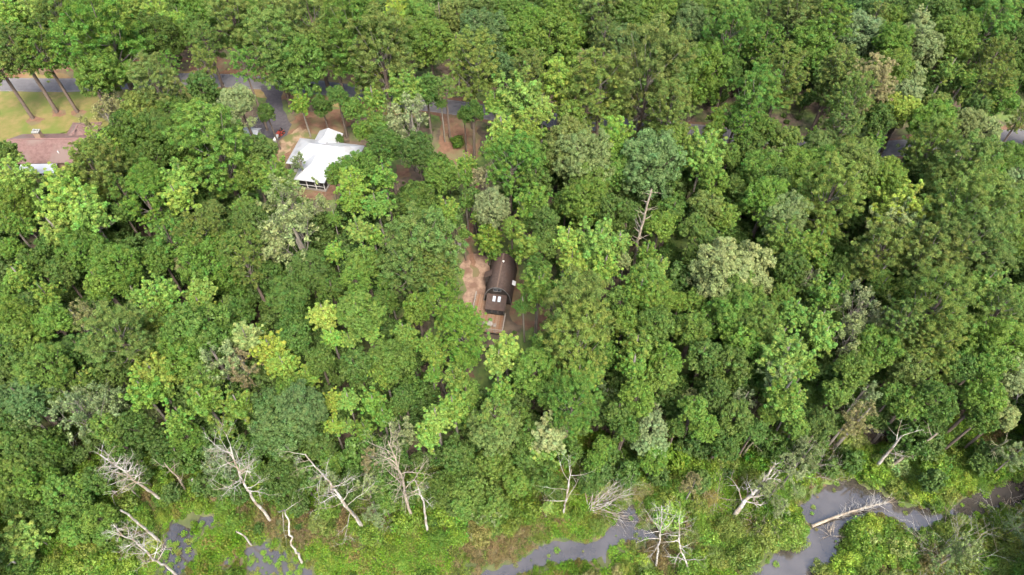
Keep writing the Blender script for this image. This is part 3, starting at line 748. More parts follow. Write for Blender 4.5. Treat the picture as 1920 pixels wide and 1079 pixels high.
for x, y, r, w in ((-.55, -.55, .42, .22), (.55, -.55, .42, .22), (-.42, .75, .28, .16), (.42, .75, .28, .16)):
    wl = MB().cyl((x - w / 2, y, r), (x + w / 2, y, r), r, r, 16).build('wheel', M['rubber'], tr)
    MB().cyl((x - w / 2 - .01, y, r), (x + w / 2 + .01, y, r), r * .5, r * .5, 12).build('rim', M['red_paint'], wl)
MB().box(-.68, .68, -.1, .5, .14, .34).build('mower_deck', M['red_paint'], tr)
# white fuel tank beside it
c4 = at(519, 264, 0)
tk = tag(empty('white_fuel_tank', (c4.x, c4.y, 0), R(80)), 'white fuel tank on legs just left of the red tractor', 'tank')
MB().cyl((-.9, 0, .75), (.9, 0, .75), .38, .38, 18).cyl((-1.05, 0, .75), (-.9, 0, .75), .22, .38, 18).cyl((.9, 0, .75), (1.05, 0, .75), .38, .22, 18).build('vessel', M['white_paint'], tk, True)
MB().cyl((0, 0, 1.1), (0, 0, 1.25), .12).build('valve_cap', M['steel'], tk)
for x in (-.6, .6): MB().box(x - .06, x + .06, -.25, .25, 0, .5).build('leg', M['steel'], tk)
# small white-roofed shed under the trees
c5 = at(476, 262, 0)
sd_ = tag(empty('white_roofed_shed', (c5.x, c5.y, 0), R(-6)), 'small white-roofed shed half hidden by trees left of the driveway', 'shed')
MB().box(-1.6, 1.6, -1.2, 1.2, 0, 2.1).build('wall', M['siding'], sd_)
MB().slab([(-1.9, -1.5, 2.1), (1.9, -1.5, 2.1), (1.9, 0, 2.8), (-1.9, 0, 2.8)], .08).slab([(1.9, 1.5, 2.1), (-1.9, 1.5, 2.1), (-1.9, 0, 2.8), (1.9, 0, 2.8)], .08).build('roof', M['white_roof'], sd_)
dr = MB().box(-.45, .45, -1.26, -1.203, .05, 1.9).build('door', M['white_paint'], sd_)
MB().box(.3, .36, -1.31, -1.263, .95, 1.05).build('handle', M['steel'], dr)
FOOT = [((wh, 0, 14.6, -4.4, 11.6)), ((bh, -3, 13.4, -2.5, 13.2)), ((cb, -4.2, 2.9, -7.2, AL))]
bpy.context.view_layer.update()
def in_building(x, y):
    for o, x0, x1, y0, y1 in FOOT:
        q = Matrix.Rotation(-o.rotation_euler.z, 3, 'Z') @ (Vector((x, y, 0)) - o.location)
        if x0 - .6 < q.x < x1 + .6 and y0 - .6 < q.y < y1 + .6: return True
    return False

# ------------------------------------------------------------------ trees
PAL = {'l': (0.132, 0.205, 0.040), 'g': (0.090, 0.150, 0.025), 'd': (0.062, 0.106, 0.020), 'o': (0.104, 0.138, 0.033), 'p': (0.150, 0.190, 0.075),
       'y': (0.165, 0.220, 0.038), 'b': (0.082, 0.138, 0.042), 't': (0.165, 0.155, 0.065)}
KMUL = {'O': (1.04, 1.10, 1.05), 'G': (1.18, 1.22, 1.12), 'P': (1.14, 1.27, 1.2), 'M': (1.10, 1.15, 1.15), 'S': (1.26, 1.32, 1.05)}
TILES = {
(0, 0): '''Pg620,250,170 Og560,420,110 Gl60,90,90 Gl170,50,70 Po330,80,100 Og450,110,80 Og560,60,80 Gl740,50,80 Gl880,80,90 Gl1010,110,60 Od900,230,100 Og1080,170,80 Og1110,60,90 Po1310,90,110 Od1400,180,80 Og1470,60,80 Po1560,110,100 Po1760,140,120 Gl1880,60,60 Po1880,290,80 Po1540,290,120 Og1690,370,130 Pg950,360,50 Po1150,360,60 Pg1370,370,65 Po880,490,110 Od1140,510,80 Op1340,570,85 Gg1690,590,65 Od1810,600,55 Od1900,540,60 Mt620,680,100 Oo800,640,100 Od960,640,90 Gl1170,660,60 Mp1310,660,90 Og1250,760,110 Od900,740,90 Od770,800,120 Od1000,800,110 Pg1240,880,150 Mp1110,820,60 Od1460,850,85 Od1500,640,50 Pg575,855,68 Gl580,830,90 Po600,985,120 Od850,900,90 Og830,1020,90 Gl1020,1010,90 Gl100,1010,100 Gl400,1050,110 Od50,880,70 Og1440,980,90 Gg1550,1010,100 Od1905,790,28 Og1890,980,60''',
(640, 0): '''Pg80,230,130 Og90,60,80 Gy310,80,80 Og430,110,90 Mp550,90,70 Og500,250,110 Od380,240,80 Oo650,100,90 Oo760,60,90 Od880,60,70 Og980,50,80 Gl650,250,50 Ob800,230,120 Og900,190,100 Og1000,230,100 Og1080,130,80 Mp1150,100,40 Og1230,80,90 Gl1340,120,60 Og1210,250,130 Po1450,60,120 Od1600,120,100 Po1620,60,70 Og1760,110,110 Od1860,80,70 Ob1540,260,110 Po1480,200,70 Gg1820,280,70 Mt1390,350,60 Mt1510,360,60 Mt1610,360,60 Po750,380,120 Ob920,380,70 Po1050,420,90 Gl1230,470,110 Po1450,500,130 Po1720,480,160 Po1830,400,120 Gl1010,570,130 Gl860,590,70 Gl1130,620,80 Gl900,730,80 Gl1040,740,100 Gg850,830,60 Og1290,660,80 Po1840,640,110 Po230,340,140 Gg360,520,100 Od480,510,80 Gd560,585,38 Gg180,560,70 Og70,620,70 Gg200,700,80 Mp400,710,110 Od740,640,60 Sd650,795,48 Sd575,910,40 Od690,650,40 Og125,740,60 Od250,830,90 Od430,850,90 Og100,960,100 Gl60,1050,90 Gg240,1000,80 Og560,990,90 Gg700,930,65 Gg705,1005,58 Mt820,1010,70 Pg960,930,120 Og1080,880,90 Oo1280,830,120 Op1360,910,130 Gl1530,800,110 Og1540,960,90 Ob1730,930,140 Og1860,820,100 Og1400,1040,100 Od1100,1030,80 Od1850,1000,60''',
(1280, 0): '''Ob40,150,100 Og80,50,80 Gl280,70,80 Pg250,230,110 Pg450,250,90 Od360,140,60 Po480,70,80 Po640,130,110 Pg820,160,100 Po640,40,70 Og700,260,100 Ob1010,50,90 Op1000,210,100 Po1090,90,60 Og1170,110,70 Og1180,240,90 Op1310,270,110 Gp1340,110,60 Od1450,80,90 Og1510,220,110 Pg1730,150,110 Od1870,220,60 Od1640,60,100 Od1780,30,80 Od1250,30,60 Og90,430,120 Od240,420,80 Pg400,570,110 Po560,450,110 Po880,380,90 Gg960,400,50 Pt1040,520,100 Po930,620,100 Po900,720,80 Oy1240,620,90 Og1170,420,110 Op1260,540,80 Op1290,440,70 Gg1490,400,70 Gl1600,440,50 Po1740,340,90 Oy1610,560,55 Po1760,480,90 Oo1430,610,80 Og1400,700,100 Od1100,680,80 Po1390,830,110 Op1590,720,90 Op1690,760,80 Og1790,560,80 Od1650,610,70 Po1890,680,50 Gg200,660,60 Pg340,720,70 Od300,690,60 Gl110,880,110 Gg150,790,60 Og175,755,62 Og260,880,70 Od370,800,80 Od470,740,80 Oo580,800,80 Gg740,780,60 Oo780,850,100 Od680,880,60 Og920,810,55 Gg1080,800,60 Mt430,880,50 Mp530,900,70 Og620,950,100 Og420,980,100 Og780,970,110 Oo950,960,130 Og1130,1010,110 Od1330,960,70 Gg1230,960,40 Po1560,990,140 Og1700,960,90 Og1810,920,90 Oo1500,1050,110 Og170,1030,80 Od280,1040,60 Op1850,1020,80 Od520,1040,80''',
(0, 360): '''Og80,60,100 Mg230,60,60 Gl430,90,130 Gl320,220,90 Gl500,130,110 Gg60,180,70 Gg150,190,60 Og60,320,60 Pg840,80,90 Gl1010,40,90 Od700,120,60 Od990,150,70 Oo1200,100,60 Gg1380,90,80 Mp1650,80,120 Mp1680,300,140 Mp1560,200,60 Gg1880,150,50 Po1140,230,100 Pg960,270,90 Og910,370,90 Ot1060,410,70 Og1210,400,140 Og1250,290,60 Po1410,300,90 Od1420,160,100 Po1400,430,80 Gl1880,340,60 Og470,340,110 Og590,380,80 Og680,440,110 Og580,520,90 Od350,450,80 Od200,400,80 Od280,300,60 Gg110,480,80 Gg270,580,80 Og60,560,70 Od170,640,80 Gl760,580,60 Gl910,590,100 Gl1130,560,90 Gl1140,650,80 Gg1270,650,50 Gg880,690,90 Od1350,690,80 Od1530,480,80 Od1740,450,100 Od1620,600,100 Od1660,720,90 Od1860,560,80 Gy1830,700,90 Gl1870,830,70 Mt450,720,90 Po680,830,130 Pg680,700,40 Og310,740,90 Od460,880,90 Og90,720,100 Og150,830,100 Od60,900,90 Og270,1010,120 Gl480,1060,70 Og1110,800,140 Og960,860,80 Gp1390,820,90 Od1660,830,90 Gy1530,900,100 Gy1600,980,90 Gy870,1030,110 Po830,870,60 Og1050,940,110 Mp1240,960,100 Og1150,1050,90 Mt1370,990,80 Od1800,950,80 Gl1730,1050,70 Od640,1000,90 Od820,760,70 Gg1460,790,50''',
(640, 360): '''Gg60,60,80 Gg200,80,90 Gl100,220,80 Gl180,250,70 Gg350,190,60 Gg590,110,80 Gg560,210,70 Od440,80,100 Op850,90,90 Gg830,265,85 Gg858,335,62 Od640,155,48 Gg768,140,45 Gd700,60,50 Od742,30,48 Og690,235,34 Gg985,335,55 Og960,210,60 Od1060,170,60 Gg1080,80,100 Od1150,180,80 Og1370,70,110 Od1260,60,70 Od1520,130,90 Od1610,110,60 Gg1050,310,85 Od1140,300,80 Gl1270,270,80 Gl1430,300,110 Gl1560,290,80 Gl1300,400,90 Gl1480,430,90 Gp1590,390,50 Po470,320,160 Po360,420,110 Po540,440,100 Og130,400,90 Og80,500,80 Gg250,500,60 Pg600,555,70 Pg560,650,80 Og430,660,80 Pg670,730,95 Pg690,820,110 Og100,680,110 Od250,620,70 Gl50,830,60 Gl170,800,60 Gg360,800,80 Gl380,850,60 Gg490,860,80 Og280,960,110 Gg240,1020,80 Gg540,940,70 Gg520,1030,60 Od90,980,90 Gl930,885,90 Gl880,950,90 Gg1120,850,70 Og1090,1010,110 Po1310,720,150 Po1330,860,140 Od1100,430,70 Gg1110,540,100 Og1190,580,80 Gd1020,640,60 Og1720,470,90 Gg1720,350,70 Gl1790,420,60 Gg1680,560,100 Og1760,600,100 Og1790,200,80 Od1850,120,80 Og1570,620,80 Og1590,740,90 Gg1660,880,100 Od1760,760,100 Gg1640,980,90 Gg1340,1040,110 Og1820,950,90 Og1900,620,60 Og1880,760,60 Og1800,1040,80 Og1480,920,80 Od1420,960,80 Og700,930,70 Gg640,1050,80''',
(1280, 360): '''Oo130,90,90 Og230,150,80 Od60,210,80 Od150,290,80 Od60,380,70 Og470,60,110 Og350,80,60 Po810,60,130 Og640,70,70 Og1120,60,70 Op560,150,110 Gg560,270,100 Gg640,330,100 Gg760,280,80 Od600,430,90 Gg780,400,60 Gy1230,120,120 Gp1180,200,110 Gp1300,170,80 Gp1090,170,60 Po1100,360,120 Gy1150,320,50 Gg1100,470,80 Gg1110,540,70 Po1550,170,150 Po1680,230,140 Po1380,380,130 Po1560,350,140 Po1700,380,110 Og1860,130,70 Og1870,300,60 Og1500,60,80 Og1780,60,80 Op260,460,170 Og330,560,100 Mp700,490,60 Od880,430,60 Og70,620,70 Og50,780,90 Og280,700,120 Og430,740,110 Og340,850,100 Og560,600,80 Gg620,690,90 Gg800,580,90 Gg880,520,70 Gl780,820,90 Gl770,730,80 Mp970,680,120 Mp930,840,110 Og1090,880,110 Gl560,930,120 Gl650,870,60 Gp540,1020,90 Gg700,980,70 Og950,1010,90 Og1240,560,80 Od1330,520,80 Po1380,690,150 Po1240,740,90 Po1400,860,110 Gl1690,520,90 Gg1620,600,60 Po1790,660,90 Pg1810,580,70 Od1680,660,60 Od1860,720,60 Og1660,780,70 Og1780,890,130 Og1880,860,80 Og1680,960,110 Op1840,1010,100 Od1560,980,90 Oo1270,1000,100 Od1460,1000,80 Oo1330,930,60 Od120,930,90 Od260,1000,100''',
(0, 719): '''Ob150,80,110 Od60,170,90 Od290,60,70 Og480,30,70 Mp180,190,80 Mp450,180,130 Mp600,130,100 Og600,250,80 Od130,330,100 Od300,380,80 Od230,440,80 Gg820,60,100 Gl920,50,70 Gg1150,100,100 Gg1000,220,80 Mp830,200,60 Mp1250,430,80 Mp1830,540,60 Mp700,560,50 Mp740,900,45 Od770,250,90 Od900,330,80 Og1050,300,80 Gg1270,250,70 Gg1340,130,90 Ob1590,240,140 Ob1700,140,110 Ob1520,130,90 Og1640,60,90 Gy1870,100,70 Gy1880,240,60 Od1820,380,70 Og100,540,110 Og210,580,100 Og60,620,80 Gl430,570,70 Og350,620,90 Od130,700,90 Od300,740,80 Og450,680,80 Od560,540,80 Og560,760,80 Og590,850,60 Og430,830,80 Gl120,880,110 Gl210,870,60 Gl80,950,80 Og120,1040,80 Gg1430,460,60 Sg800,560,60 Sg900,600,60 Sg720,700,60 Sg800,780,70 Sy910,750,40 Sg530,930,60 Sy840,900,50 Sg600,1000,70 Sg1330,760,60 Sg1400,560,70 Od1580,520,90 Od1620,620,80 Sg1560,690,60 Og1720,560,60 Og1850,700,70 Oo1790,780,60 Og1860,450,70 So1850,830,50 Sg1020,600,70 Sg1120,680,60 So1180,560,50 Sg900,500,60 So1000,450,50 Sg1100,560,60 Sg1250,680,60 Sg1300,620,60 Sg1480,620,60 Sg1650,720,60 Sg1230,440,70 Sg1100,420,70 Sg720,1020,70 Sg420,1000,70 St520,1040,60 St640,960,50''',
(640, 719): '''Gl40,100,70 Gl40,240,50 Gg180,110,80 Gg130,260,70 Gg240,190,70 Od350,80,70 Gg630,130,90 Gl540,200,90 Gl490,300,80 Gg720,170,70 Og700,60,80 Gg900,50,80 Od320,130,60 Oo850,260,120 Po860,180,90 Gp1170,300,100 Gl1140,380,90 Og1060,300,80 Od1040,420,80 Og1010,190,60 Og1240,80,110 Pg1300,130,110 Mp1490,60,50 Og1660,80,90 Od1560,170,80 Od1600,250,80 Op1740,250,80 Mp1760,180,60 Op1740,340,90 Og1750,430,80 Od1880,250,60 Og1480,370,70 Od650,400,90 Od740,470,80 Og860,450,90 Og660,520,70 Og720,600,100 Og700,680,80 Og840,690,100 Mp860,740,60 Od560,600,80 Og990,560,80 Od1130,530,90 Sg1080,700,60 Gl1160,700,40 Sg980,720,60 Od1200,600,60 Od1400,560,70 Og1420,450,60 Mt180,430,60 Mp150,600,70 Mp200,730,60 Mp330,270,80 Mp780,760,50 Og250,680,60 Gg430,540,60 Gp440,600,50 Od380,640,50 Sg380,760,60 Sg540,870,70 Sg640,830,50 Od60,560,70 So1450,800,60 Sg1560,680,50 So1880,560,70 Sg1860,440,70 Sy1700,1000,50 So1600,1040,50 St1550,1050,40 Sg100,780,60 Sg200,760,50 So760,880,50 So850,820,60 So940,800,60 Sg1230,720,60 Sg1320,740,50 Sg500,780,50 Sg600,740,60 Sg1800,660,50 St1680,620,50 So1880,900,60 Sg1700,560,60 Sg1560,560,60''',
(1280, 719): '''Og60,150,80 Od180,60,80 Mp50,90,50 Og120,250,80 Od290,190,90 Mp340,90,60 Mp620,480,75 Mp700,385,70 Mp450,560,55 Mp520,600,50 Mp1560,930,80 Mp1480,1000,70 Mp1900,800,60 Mt930,220,70 Mp560,700,50 Mt60,580,60 Gg560,60,100 Gg600,140,80 Gl640,80,60 Og480,180,60 Og640,240,70 Od400,270,70 Od230,330,90 Og180,320,60 Od780,220,80 Og860,60,80 Mp1000,60,80 Mt1000,190,80 Sp980,300,80 So900,310,70 Og1180,70,70 Og1260,120,90 So1290,240,75 Od1420,100,100 Sg1500,210,85 Sg1480,300,80 Og1700,80,90 Op1800,180,80 Od1680,200,80 Sg1620,330,70 Sd1560,420,70 Sd1450,420,80 Sd1800,400,70 Sg1760,500,75 Mp1870,400,70 Sg1870,500,60 Sy1400,510,80 Sg1340,540,70 So1280,500,70 Sy1370,600,80 So1500,620,60 So1200,580,60 Sg950,470,60 Sy1300,630,50 Sy1600,560,60 Sg1680,560,60 Sg60,470,80 Sg140,560,60 Sg380,600,50 Sg640,500,60 Sg620,780,75 Sy600,720,60 Sg560,860,70 Sg680,820,40 Sg450,740,60 So310,800,70 So380,880,70 So250,880,70 So180,960,70 So300,980,60 So420,950,50 Sg560,640,60 Sp640,600,60 Sg80,700,60 St150,640,60 Sg1000,830,80 Sy1080,800,80 Sg1150,850,90 Sg1250,900,80 Sg960,900,60 Sy930,1010,90 Sy860,1050,50 Sg1050,1000,80 Sg1150,970,70 Sg1280,980,80 Sg1380,880,80 So1500,850,80 Sp1550,960,90 Sp1480,1040,80 So1680,900,90 Sg1700,1000,80 So1800,960,80 So1880,1000,70 Sp1870,850,70 Sy1780,770,50 Sg1850,740,60 Sg1640,790,40 Sg240,420,70 Sg330,480,60 Sg80,600,50 So60,860,60 Sg100,980,70 Sg1100,470,60 Sg1000,420,60 So1060,540,50 Sg1400,420,60 Sg1560,500,60 Sg1640,460,60 Sg1180,400,70 Sg1300,420,60''',
}
# trees whose foot shows in the photograph: kind, colour, foot, crown-centre height, crown radius in metres
FOOTED = [('P', 'o', 62, 223, 14.5, 4.2), ('P', 'o', 107, 211, 16, 4.6), ('P', 'g', 145, 211, 15.5, 4.2), ('P', 'g', 197, 197, 15.5, 4.4), ('P', 'g', 255, 178, 14, 4.0),
          ('P', 'o', 425, 181, 14.5, 3.4), ('P', 'o', 402, 174, 9.5, 1.9), ('P', 'o', 1525, 241, 11.5, 3.9), ('P', 'o', 492, 574, 14, 2.8), ('P', 'o', 250, 437, 16.5, 3.2), ('P', 'g', 1705, 313, 12, 3.6),
          ('M', 'p', 577, 347, 6.0, 1.7), ('P', 'o', 844, 262, 14.0, 2.2), ('P', 'g', 287, 450, 13, 2.5)]
KIND = {'O': ('round_crowned_tree', 'broadleaf tree', 'domed tree'), 'G': ('tufted_tree', 'broadleaf tree', 'tufted leafy tree'), 'P': ('pine_tree', 'pine tree', 'pine'),
        'M': ('thin_crowned_tree', 'broadleaf tree', 'thin twiggy tree'), 'S': ('shrub', 'shrub', 'shrub')}
GROUP = {'O': 'round-crowned trees of the wood', 'G': 'tufted bright trees of the wood', 'P': 'pines of the wood', 'M': 'thin twiggy trees', 'S': 'shrubs of the marsh edge and clearings'}
CNAME = {'l': 'lime green', 'g': 'mid green', 'd': 'dark green', 'o': 'olive green', 'p': 'pale greyish', 'y': 'yellow-green', 'b': 'bluish green', 't': 'tan brownish'}
MARKS = [((600, 300), 'white-roofed house'), ((70, 275), 'brown-roofed house'), ((937, 540), 'arched cabin'), ((505, 225), 'dark driveway'), ((1213, 400), 'tall bare snag'),
         ((1595, 965), 'fallen log'), ((1150, 1000), 'middle creek'), ((250, 900), 'branchy white snag'), ((855, 265), 'clipped shrub pair'), ((1690, 850), 'forked snags'),
         ((1400, 930), 'leaning dead tree'), ((510, 1040), 'left marsh pool'), ((1890, 262), 'rightmost road stretch'), ((330, 150), 'road on the left'), ((0, 540), 'left picture edge'),
         ((1920, 540), 'right picture edge'), ((960, 0), 'top edge centre'), ((1440, 0), 'top edge, right half'), ((480, 0), 'top edge, left half'), ((740, 870), 'brown half-dead tree'), ((1370, 520), 'forked pale tree'), ((1530, 905), 'wide creek water'), ((1770, 1040), 'large whitish bare shrub'), ((1285, 1040), 'slender white dead tree'), ((1150, 920), 'white branch heap'),
         ((0, 1079), 'bottom left corner'), ((1920, 1079), 'bottom right corner'), ((1850, 855), 'mossy leaning snag'), ((660, 960), 'pale broken pole'), ((0, 800), 'lower left edge'), ((860, 1079), 'bottom edge centre')]
DIRS = ['right of', 'lower right of', 'below', 'lower left of', 'left of', 'upper left of', 'above', 'upper right of']
ORD = ['nearest', 'second nearest', 'third nearest', 'fourth nearest', 'fifth nearest', 'sixth nearest', 'seventh nearest', 'eighth nearest', 'ninth nearest', 'tenth nearest', 'eleventh nearest', 'twelfth nearest', 'thirteenth nearest', 'fourteenth nearest', 'fifteenth nearest', 'sixteenth nearest', 'seventeenth nearest', 'eighteenth nearest']
TREES = []
def foot_cost(fx, fy, p, zc):
    """how much of a building a trunk from the foot to the crown would stand in or hide"""
    if in_building(fx, fy): return 50
    c_ = 0
    for t in (.0, .15, .3, .45, .6, .75):
        x, y, z = fx + (p.x - fx) * t, fy + (p.y - fy) * t, zc * t
        for zh in (0.0, 3.0):
            if z > zh:
                q = (CAM_H - zh) / (CAM_H - z)
                if in_building(x * q, y * q): c_ += 1; break
    return c_
def find_foot(p, zc):
    if foot_cost(p.x, p.y, p, zc) == 0:
        a = rng.random() * 6.28; l = rng.random() * .07 * zc
        return (p.x + math.cos(a) * l, p.y + math.sin(a) * l)
    best = (1e9, 0, 0)
    for l in (1.2, 2.4, 3.6, 4.8):
        for a in np.arange(0, 6.28, .39):
            x, y = p.x + math.cos(a) * l, p.y + math.sin(a) * l
            cst = foot_cost(x, y, p, zc) * 3 + l
            if cst < best[0]: best = (cst, x, y)
    return best[1:]
rng = np.random.default_rng(99)
for (ox, oy), s in TILES.items():
    for e in s.split():
        k, cc = e[0], e[1]; x, y, r = (float(q) for q in e[2:].split(','))
        px, py = x / 3 + ox, y / 3 + oy; rp = r / 3 * (1.06 + .26 * min(1, max(0, (r - 70) / 60)))
        lowf = 1.0 if py < 760 else max(.42, 1 - (py - 760) / 320 * .62)
        zc = {'O': 12.5, 'G': 13.5, 'P': 15.5, 'M': 12.5, 'S': .6}[k] * rng.uniform(.9, 1.1)
        if k != 'S': zc *= lowf
        p = at(px, py, zc); d = proj(p)[2]; rad = rp * d / FPX
        if k != 'S': zc *= min(1, max(.5, .38 + .62 * rad / 2.7)); p = at(px, py, zc); rad = rp * proj(p)[2] / FPX
        if k == 'S': zc = rad * .35; p = at(px, py, zc + rad * .3)
        if k in 'OG' and py > 820:
            zc = max(rad * .95, zc * .72); p = at(px, py, zc)
        foot = (p.x, p.y)
        if k != 'S':
            cand = []
            for q in (1, .85, .7, .55, .42):
                pq = at(px, py, zc * q); fq = find_foot(pq, zc * q); cst = foot_cost(*fq, pq, zc * q)
                cand.append((cst * 3 + math.hypot(fq[0] - pq.x, fq[1] - pq.y) * .8 + (1 - q) * 4, q, fq))
                if cst == 0 and q == 1 and math.hypot(fq[0] - pq.x, fq[1] - pq.y) < 1.1: break
            _, q, foot = min(cand); zc *= q; p = at(px, py, zc); rad = rp * proj(p)[2] / FPX
        TREES.append((k, cc, *foot, zc, rad, px, py, p.x - foot[0], p.y - foot[1]))
for k, cc, fx, fy, zc, rad in FOOTED:
    p = at(fx, fy, 0); q = proj((p.x, p.y, zc)); TREES.append((k, cc, p.x, p.y, zc, rad, q[0], q[1], 0.0, 0.0))
OPEN = [np.array(q, float) for q in ([(300, 935), (420, 905), (560, 960), (640, 1000), (880, 1018), (1000, 985), (1010, 1090), (260, 1090)], [(985, 965), (1090, 930), (1200, 915), (1230, 960), (1210, 1090), (985, 1090)])]
rs = np.random.default_rng(77)
for gy in range(872, 1095, 36):
    for gx in range(-20, 1950, 54):
        px, py = gx + rs.uniform(-24, 24), gy + rs.uniform(-16, 16); g_ = at(px, py, 0)
        q = np.array([[px, py]])
        if water_d(np.array([[g_.x, g_.y]]))[0] < 1.1: continue
        in_open = min(sdist(q, o_)[0] for o_ in OPEN) < 0
        if in_open and rs.random() > .10: continue
        rad = rs.uniform(21, 38) * (.55 if in_open else 1) * proj(g_)[2] / FPX
        zc = rad * rs.uniform(.2, .5); p = at(px, py, zc + .3 * rad)
        cc = rs.choice(list('ggggooplpgodt') if px > 900 else list('gggggolgdo'))
        TREES.append(('S', cc, p.x, p.y, zc, rad, px, py, 0.0, 0.0))
# labels: look, then place by the nearest landmark
bucket = {}
for i, t in enumerate(TREES):
    px, py = t[6], t[7]
    mk = min(range(len(MARKS)), key=lambda j: (MARKS[j][0][0] - px) ** 2 + (MARKS[j][0][1] - py) ** 2)
    dx, dy = px - MARKS[mk][0][0], py - MARKS[mk][0][1]
    dr_ = int(round(math.degrees(math.atan2(dy, dx)) / 45)) % 8
    bucket.setdefault((t[0], t[1], mk, dr_), []).append((math.hypot(dx, dy), i))
LABEL = {}
for (k, cc, mk, dr_), L_ in bucket.items():
    for j, (dd, i) in enumerate(sorted(L_)):
        if len(L_) == 1: LABEL[i] = f'{CNAME[cc]} {KIND[k][2]} {DIRS[dr_]} the {MARKS[mk][1]}'
        else: LABEL[i] = f'{CNAME[cc]} {KIND[k][2]}, {ORD[j]} one {DIRS[dr_]} the {MARKS[mk][1]}'
for i, (k, cc, x, y, zc, rad, px, py, lx, ly) in enumerate(TREES):
    small = [v for v in LIB[k] if v[0] < 3.5] if k != 'S' else LIB[k]
    large = [v for v in LIB[k] if v[0] >= 3.5] or small
    pool = large if rad > 3.3 else small
    r0, cm, lm = pool[rng.integers(len(pool))]
    s = rad / r0; rz = rng.random() * 6.28
    col = np.array(PAL[cc]) * np.array(KMUL[k]) * rng.uniform(.86, 1.16) * np.array([rng.uniform(.9, 1.1), 1, rng.uniform(.85, 1.15)])
    col = (*[float(q) for q in col], 1.0)
    zst = float(rng.uniform(1.0, 1.3)) if k != 'G' else float(rng.uniform(.88, 1.1))
    if k == 'S':
        o = obj(KIND[k][0], cm); o.location = (x, y, -.1); o.scale = (s, s, s * zst); o.rotation_euler.z = rz; o.color = col
        tag(o, LABEL[i], KIND[k][1], GROUP[k]); continue
    root = empty(KIND[k][0], (x, y, 0))
    tag(root, LABEL[i], KIND[k][1], GROUP[k])
    tm = TRUNKS[k][rng.integers(3)]
    tk_ = bpy.data.objects.new('trunk', tm); link(tk_, root)
    tr_ = min(.42, .09 + .055 * rad) * {'O': 1, 'G': .85, 'P': 1.0, 'M': .8}[k]
    lean = Vector((lx, ly, zc)); tr_ *= (.35 + .65 * min(1, zc / 12)) * (.6 if math.hypot(lx, ly) > 1.4 else 1)
    tk_.scale = (tr_, tr_, lean.length + rad * (.55 if k == 'P' else .3))
    tk_.rotation_mode = 'QUATERNION'; tk_.rotation_quaternion = lean.to_track_quat('Z', 'Y')
    co = bpy.data.objects.new('crown', cm); link(co, root); co.location = (lx, ly, zc); co.rotation_euler.z = rz; co.scale = (s, s, s * zst); co.color = col
    if lm is not None:
        lo = bpy.data.objects.new('limbs' if k != 'M' else 'twigs', lm); link(lo, root); lo.location = (lx, ly, zc); lo.rotation_euler.z = rz; lo.scale = (s, s, s * zst)

# ------------------------------------------------------------------ dead trees
def best_height(b, tx, ty, hs=np.arange(1.5, 22, .25)):
    return float(min(hs, key=lambda h: (at(tx, ty, h) - Vector((b.x, b.y, h))).length))
def dead(name, base, top, label, mat='dead_wood', h=None, rad=.22, kids=7, depth=2, ratio=.28, start=.45, spread=.95, wig=.25, vertical_top=False, z0=-.1, tip=.3):
    if base is None:
        t = at(*top, h); b = Vector((t.x, t.y, 0))
    else:
        b = at(*base, 0); h = h or best_height(b, *top); t = at(*top, h)
    root = tag(empty(name, (b.x, b.y, 0)), label, 'dead tree', 'dead trees of the marsh')
    rng = np.random.default_rng(int(b.x * 31 + b.y * 17) & 0xffff)
    v = np.array(t - b); ln = np.linalg.norm(v); k = max(5, int(ln / .9))
    pts = []
    off = np.zeros(3)
    for i in range(k + 1):
        f = i / k; pts.append(v * f + off * math.sin(math.pi * f)); off = off + rng.normal(size=3) * wig * .35
    pts = np.array(pts); pts[0, 2] = z0
    rr = np.linspace(rad, rad * tip, k + 1)
    T = Tubes(); T.path(pts, rr, 7)
    obj('trunk', T.mesh('trunk', M[mat]), root)
    if kids:
        T2 = Tubes()
        for c_ in range(kids):
            f = start + (1 - start) * (c_ + rng.random()) / kids
            q = min(int(f * k), k - 1); pp = pts[q] + (pts[q + 1] - pts[q]) * (f * k - q)
            ax = unit(pts[q + 1] - pts[q]); sd2 = rnd_dir(rng); sd2 -= ax * sd2.dot(ax); sd2 = unit(sd2)
            grow(T2, rng, pp, unit(ax * (1 - .5 * spread) + sd2 * spread), ln * ratio * (1.35 - .7 * f) * rng.uniform(.6, 1.3), rad * (1 - .65 * f) * .5, depth, .5, .04, 5, .55, .85, 4, .2)
        obj('branches', T2.mesh('branches', M[mat]), root)
    return root
D = 'dead_tree'
dead(D, (310, 942), (188, 853), 'white dead tree with a crown of many short bare branches at the left', kids=44, depth=1, ratio=.15, start=.45, rad=.24)
dead(D, (299, 1015), (226, 957), 'bare pale pole without branches left of the marsh pool', kids=0, rad=.22, tip=.55)
dead(D, (507, 978), (432, 838), 'tall pale dead tree with a wide crown of white twigs', kids=22, depth=2, ratio=.22, start=.5, rad=.24)
dead('dead_snag', (340, 888), (326, 842), 'short broken pale snag, upper one of the small snags left', kids=2, depth=1, ratio=.25, rad=.2, tip=.6)
dead('dead_snag', (352, 928), (308, 868), 'short broken snag with thin twigs among the small snags left', 'brown_dead', kids=6, depth=1, ratio=.3, rad=.2)
dead('dead_snag', (386, 926), (360, 900), 'thick short stump leaning left below the small snags', kids=0, rad=.28, tip=.7)
dead(D, (330, 1078), (217, 988), 'crooked white dead tree with dense bare twigs at the bottom left', kids=24, depth=2, ratio=.13, start=.3, rad=.2, wig=.5)
dead('dead_snag', (566, 1056), (520, 960), 'crooked bare white trunk standing beside the left marsh pool', kids=2, depth=1, ratio=.25, rad=.18, wig=.9, start=.6)
dead('dead_snag', (471, 1022), (443, 997), 'short bare pole at the left marsh pool', kids=0, rad=.15, tip=.7)
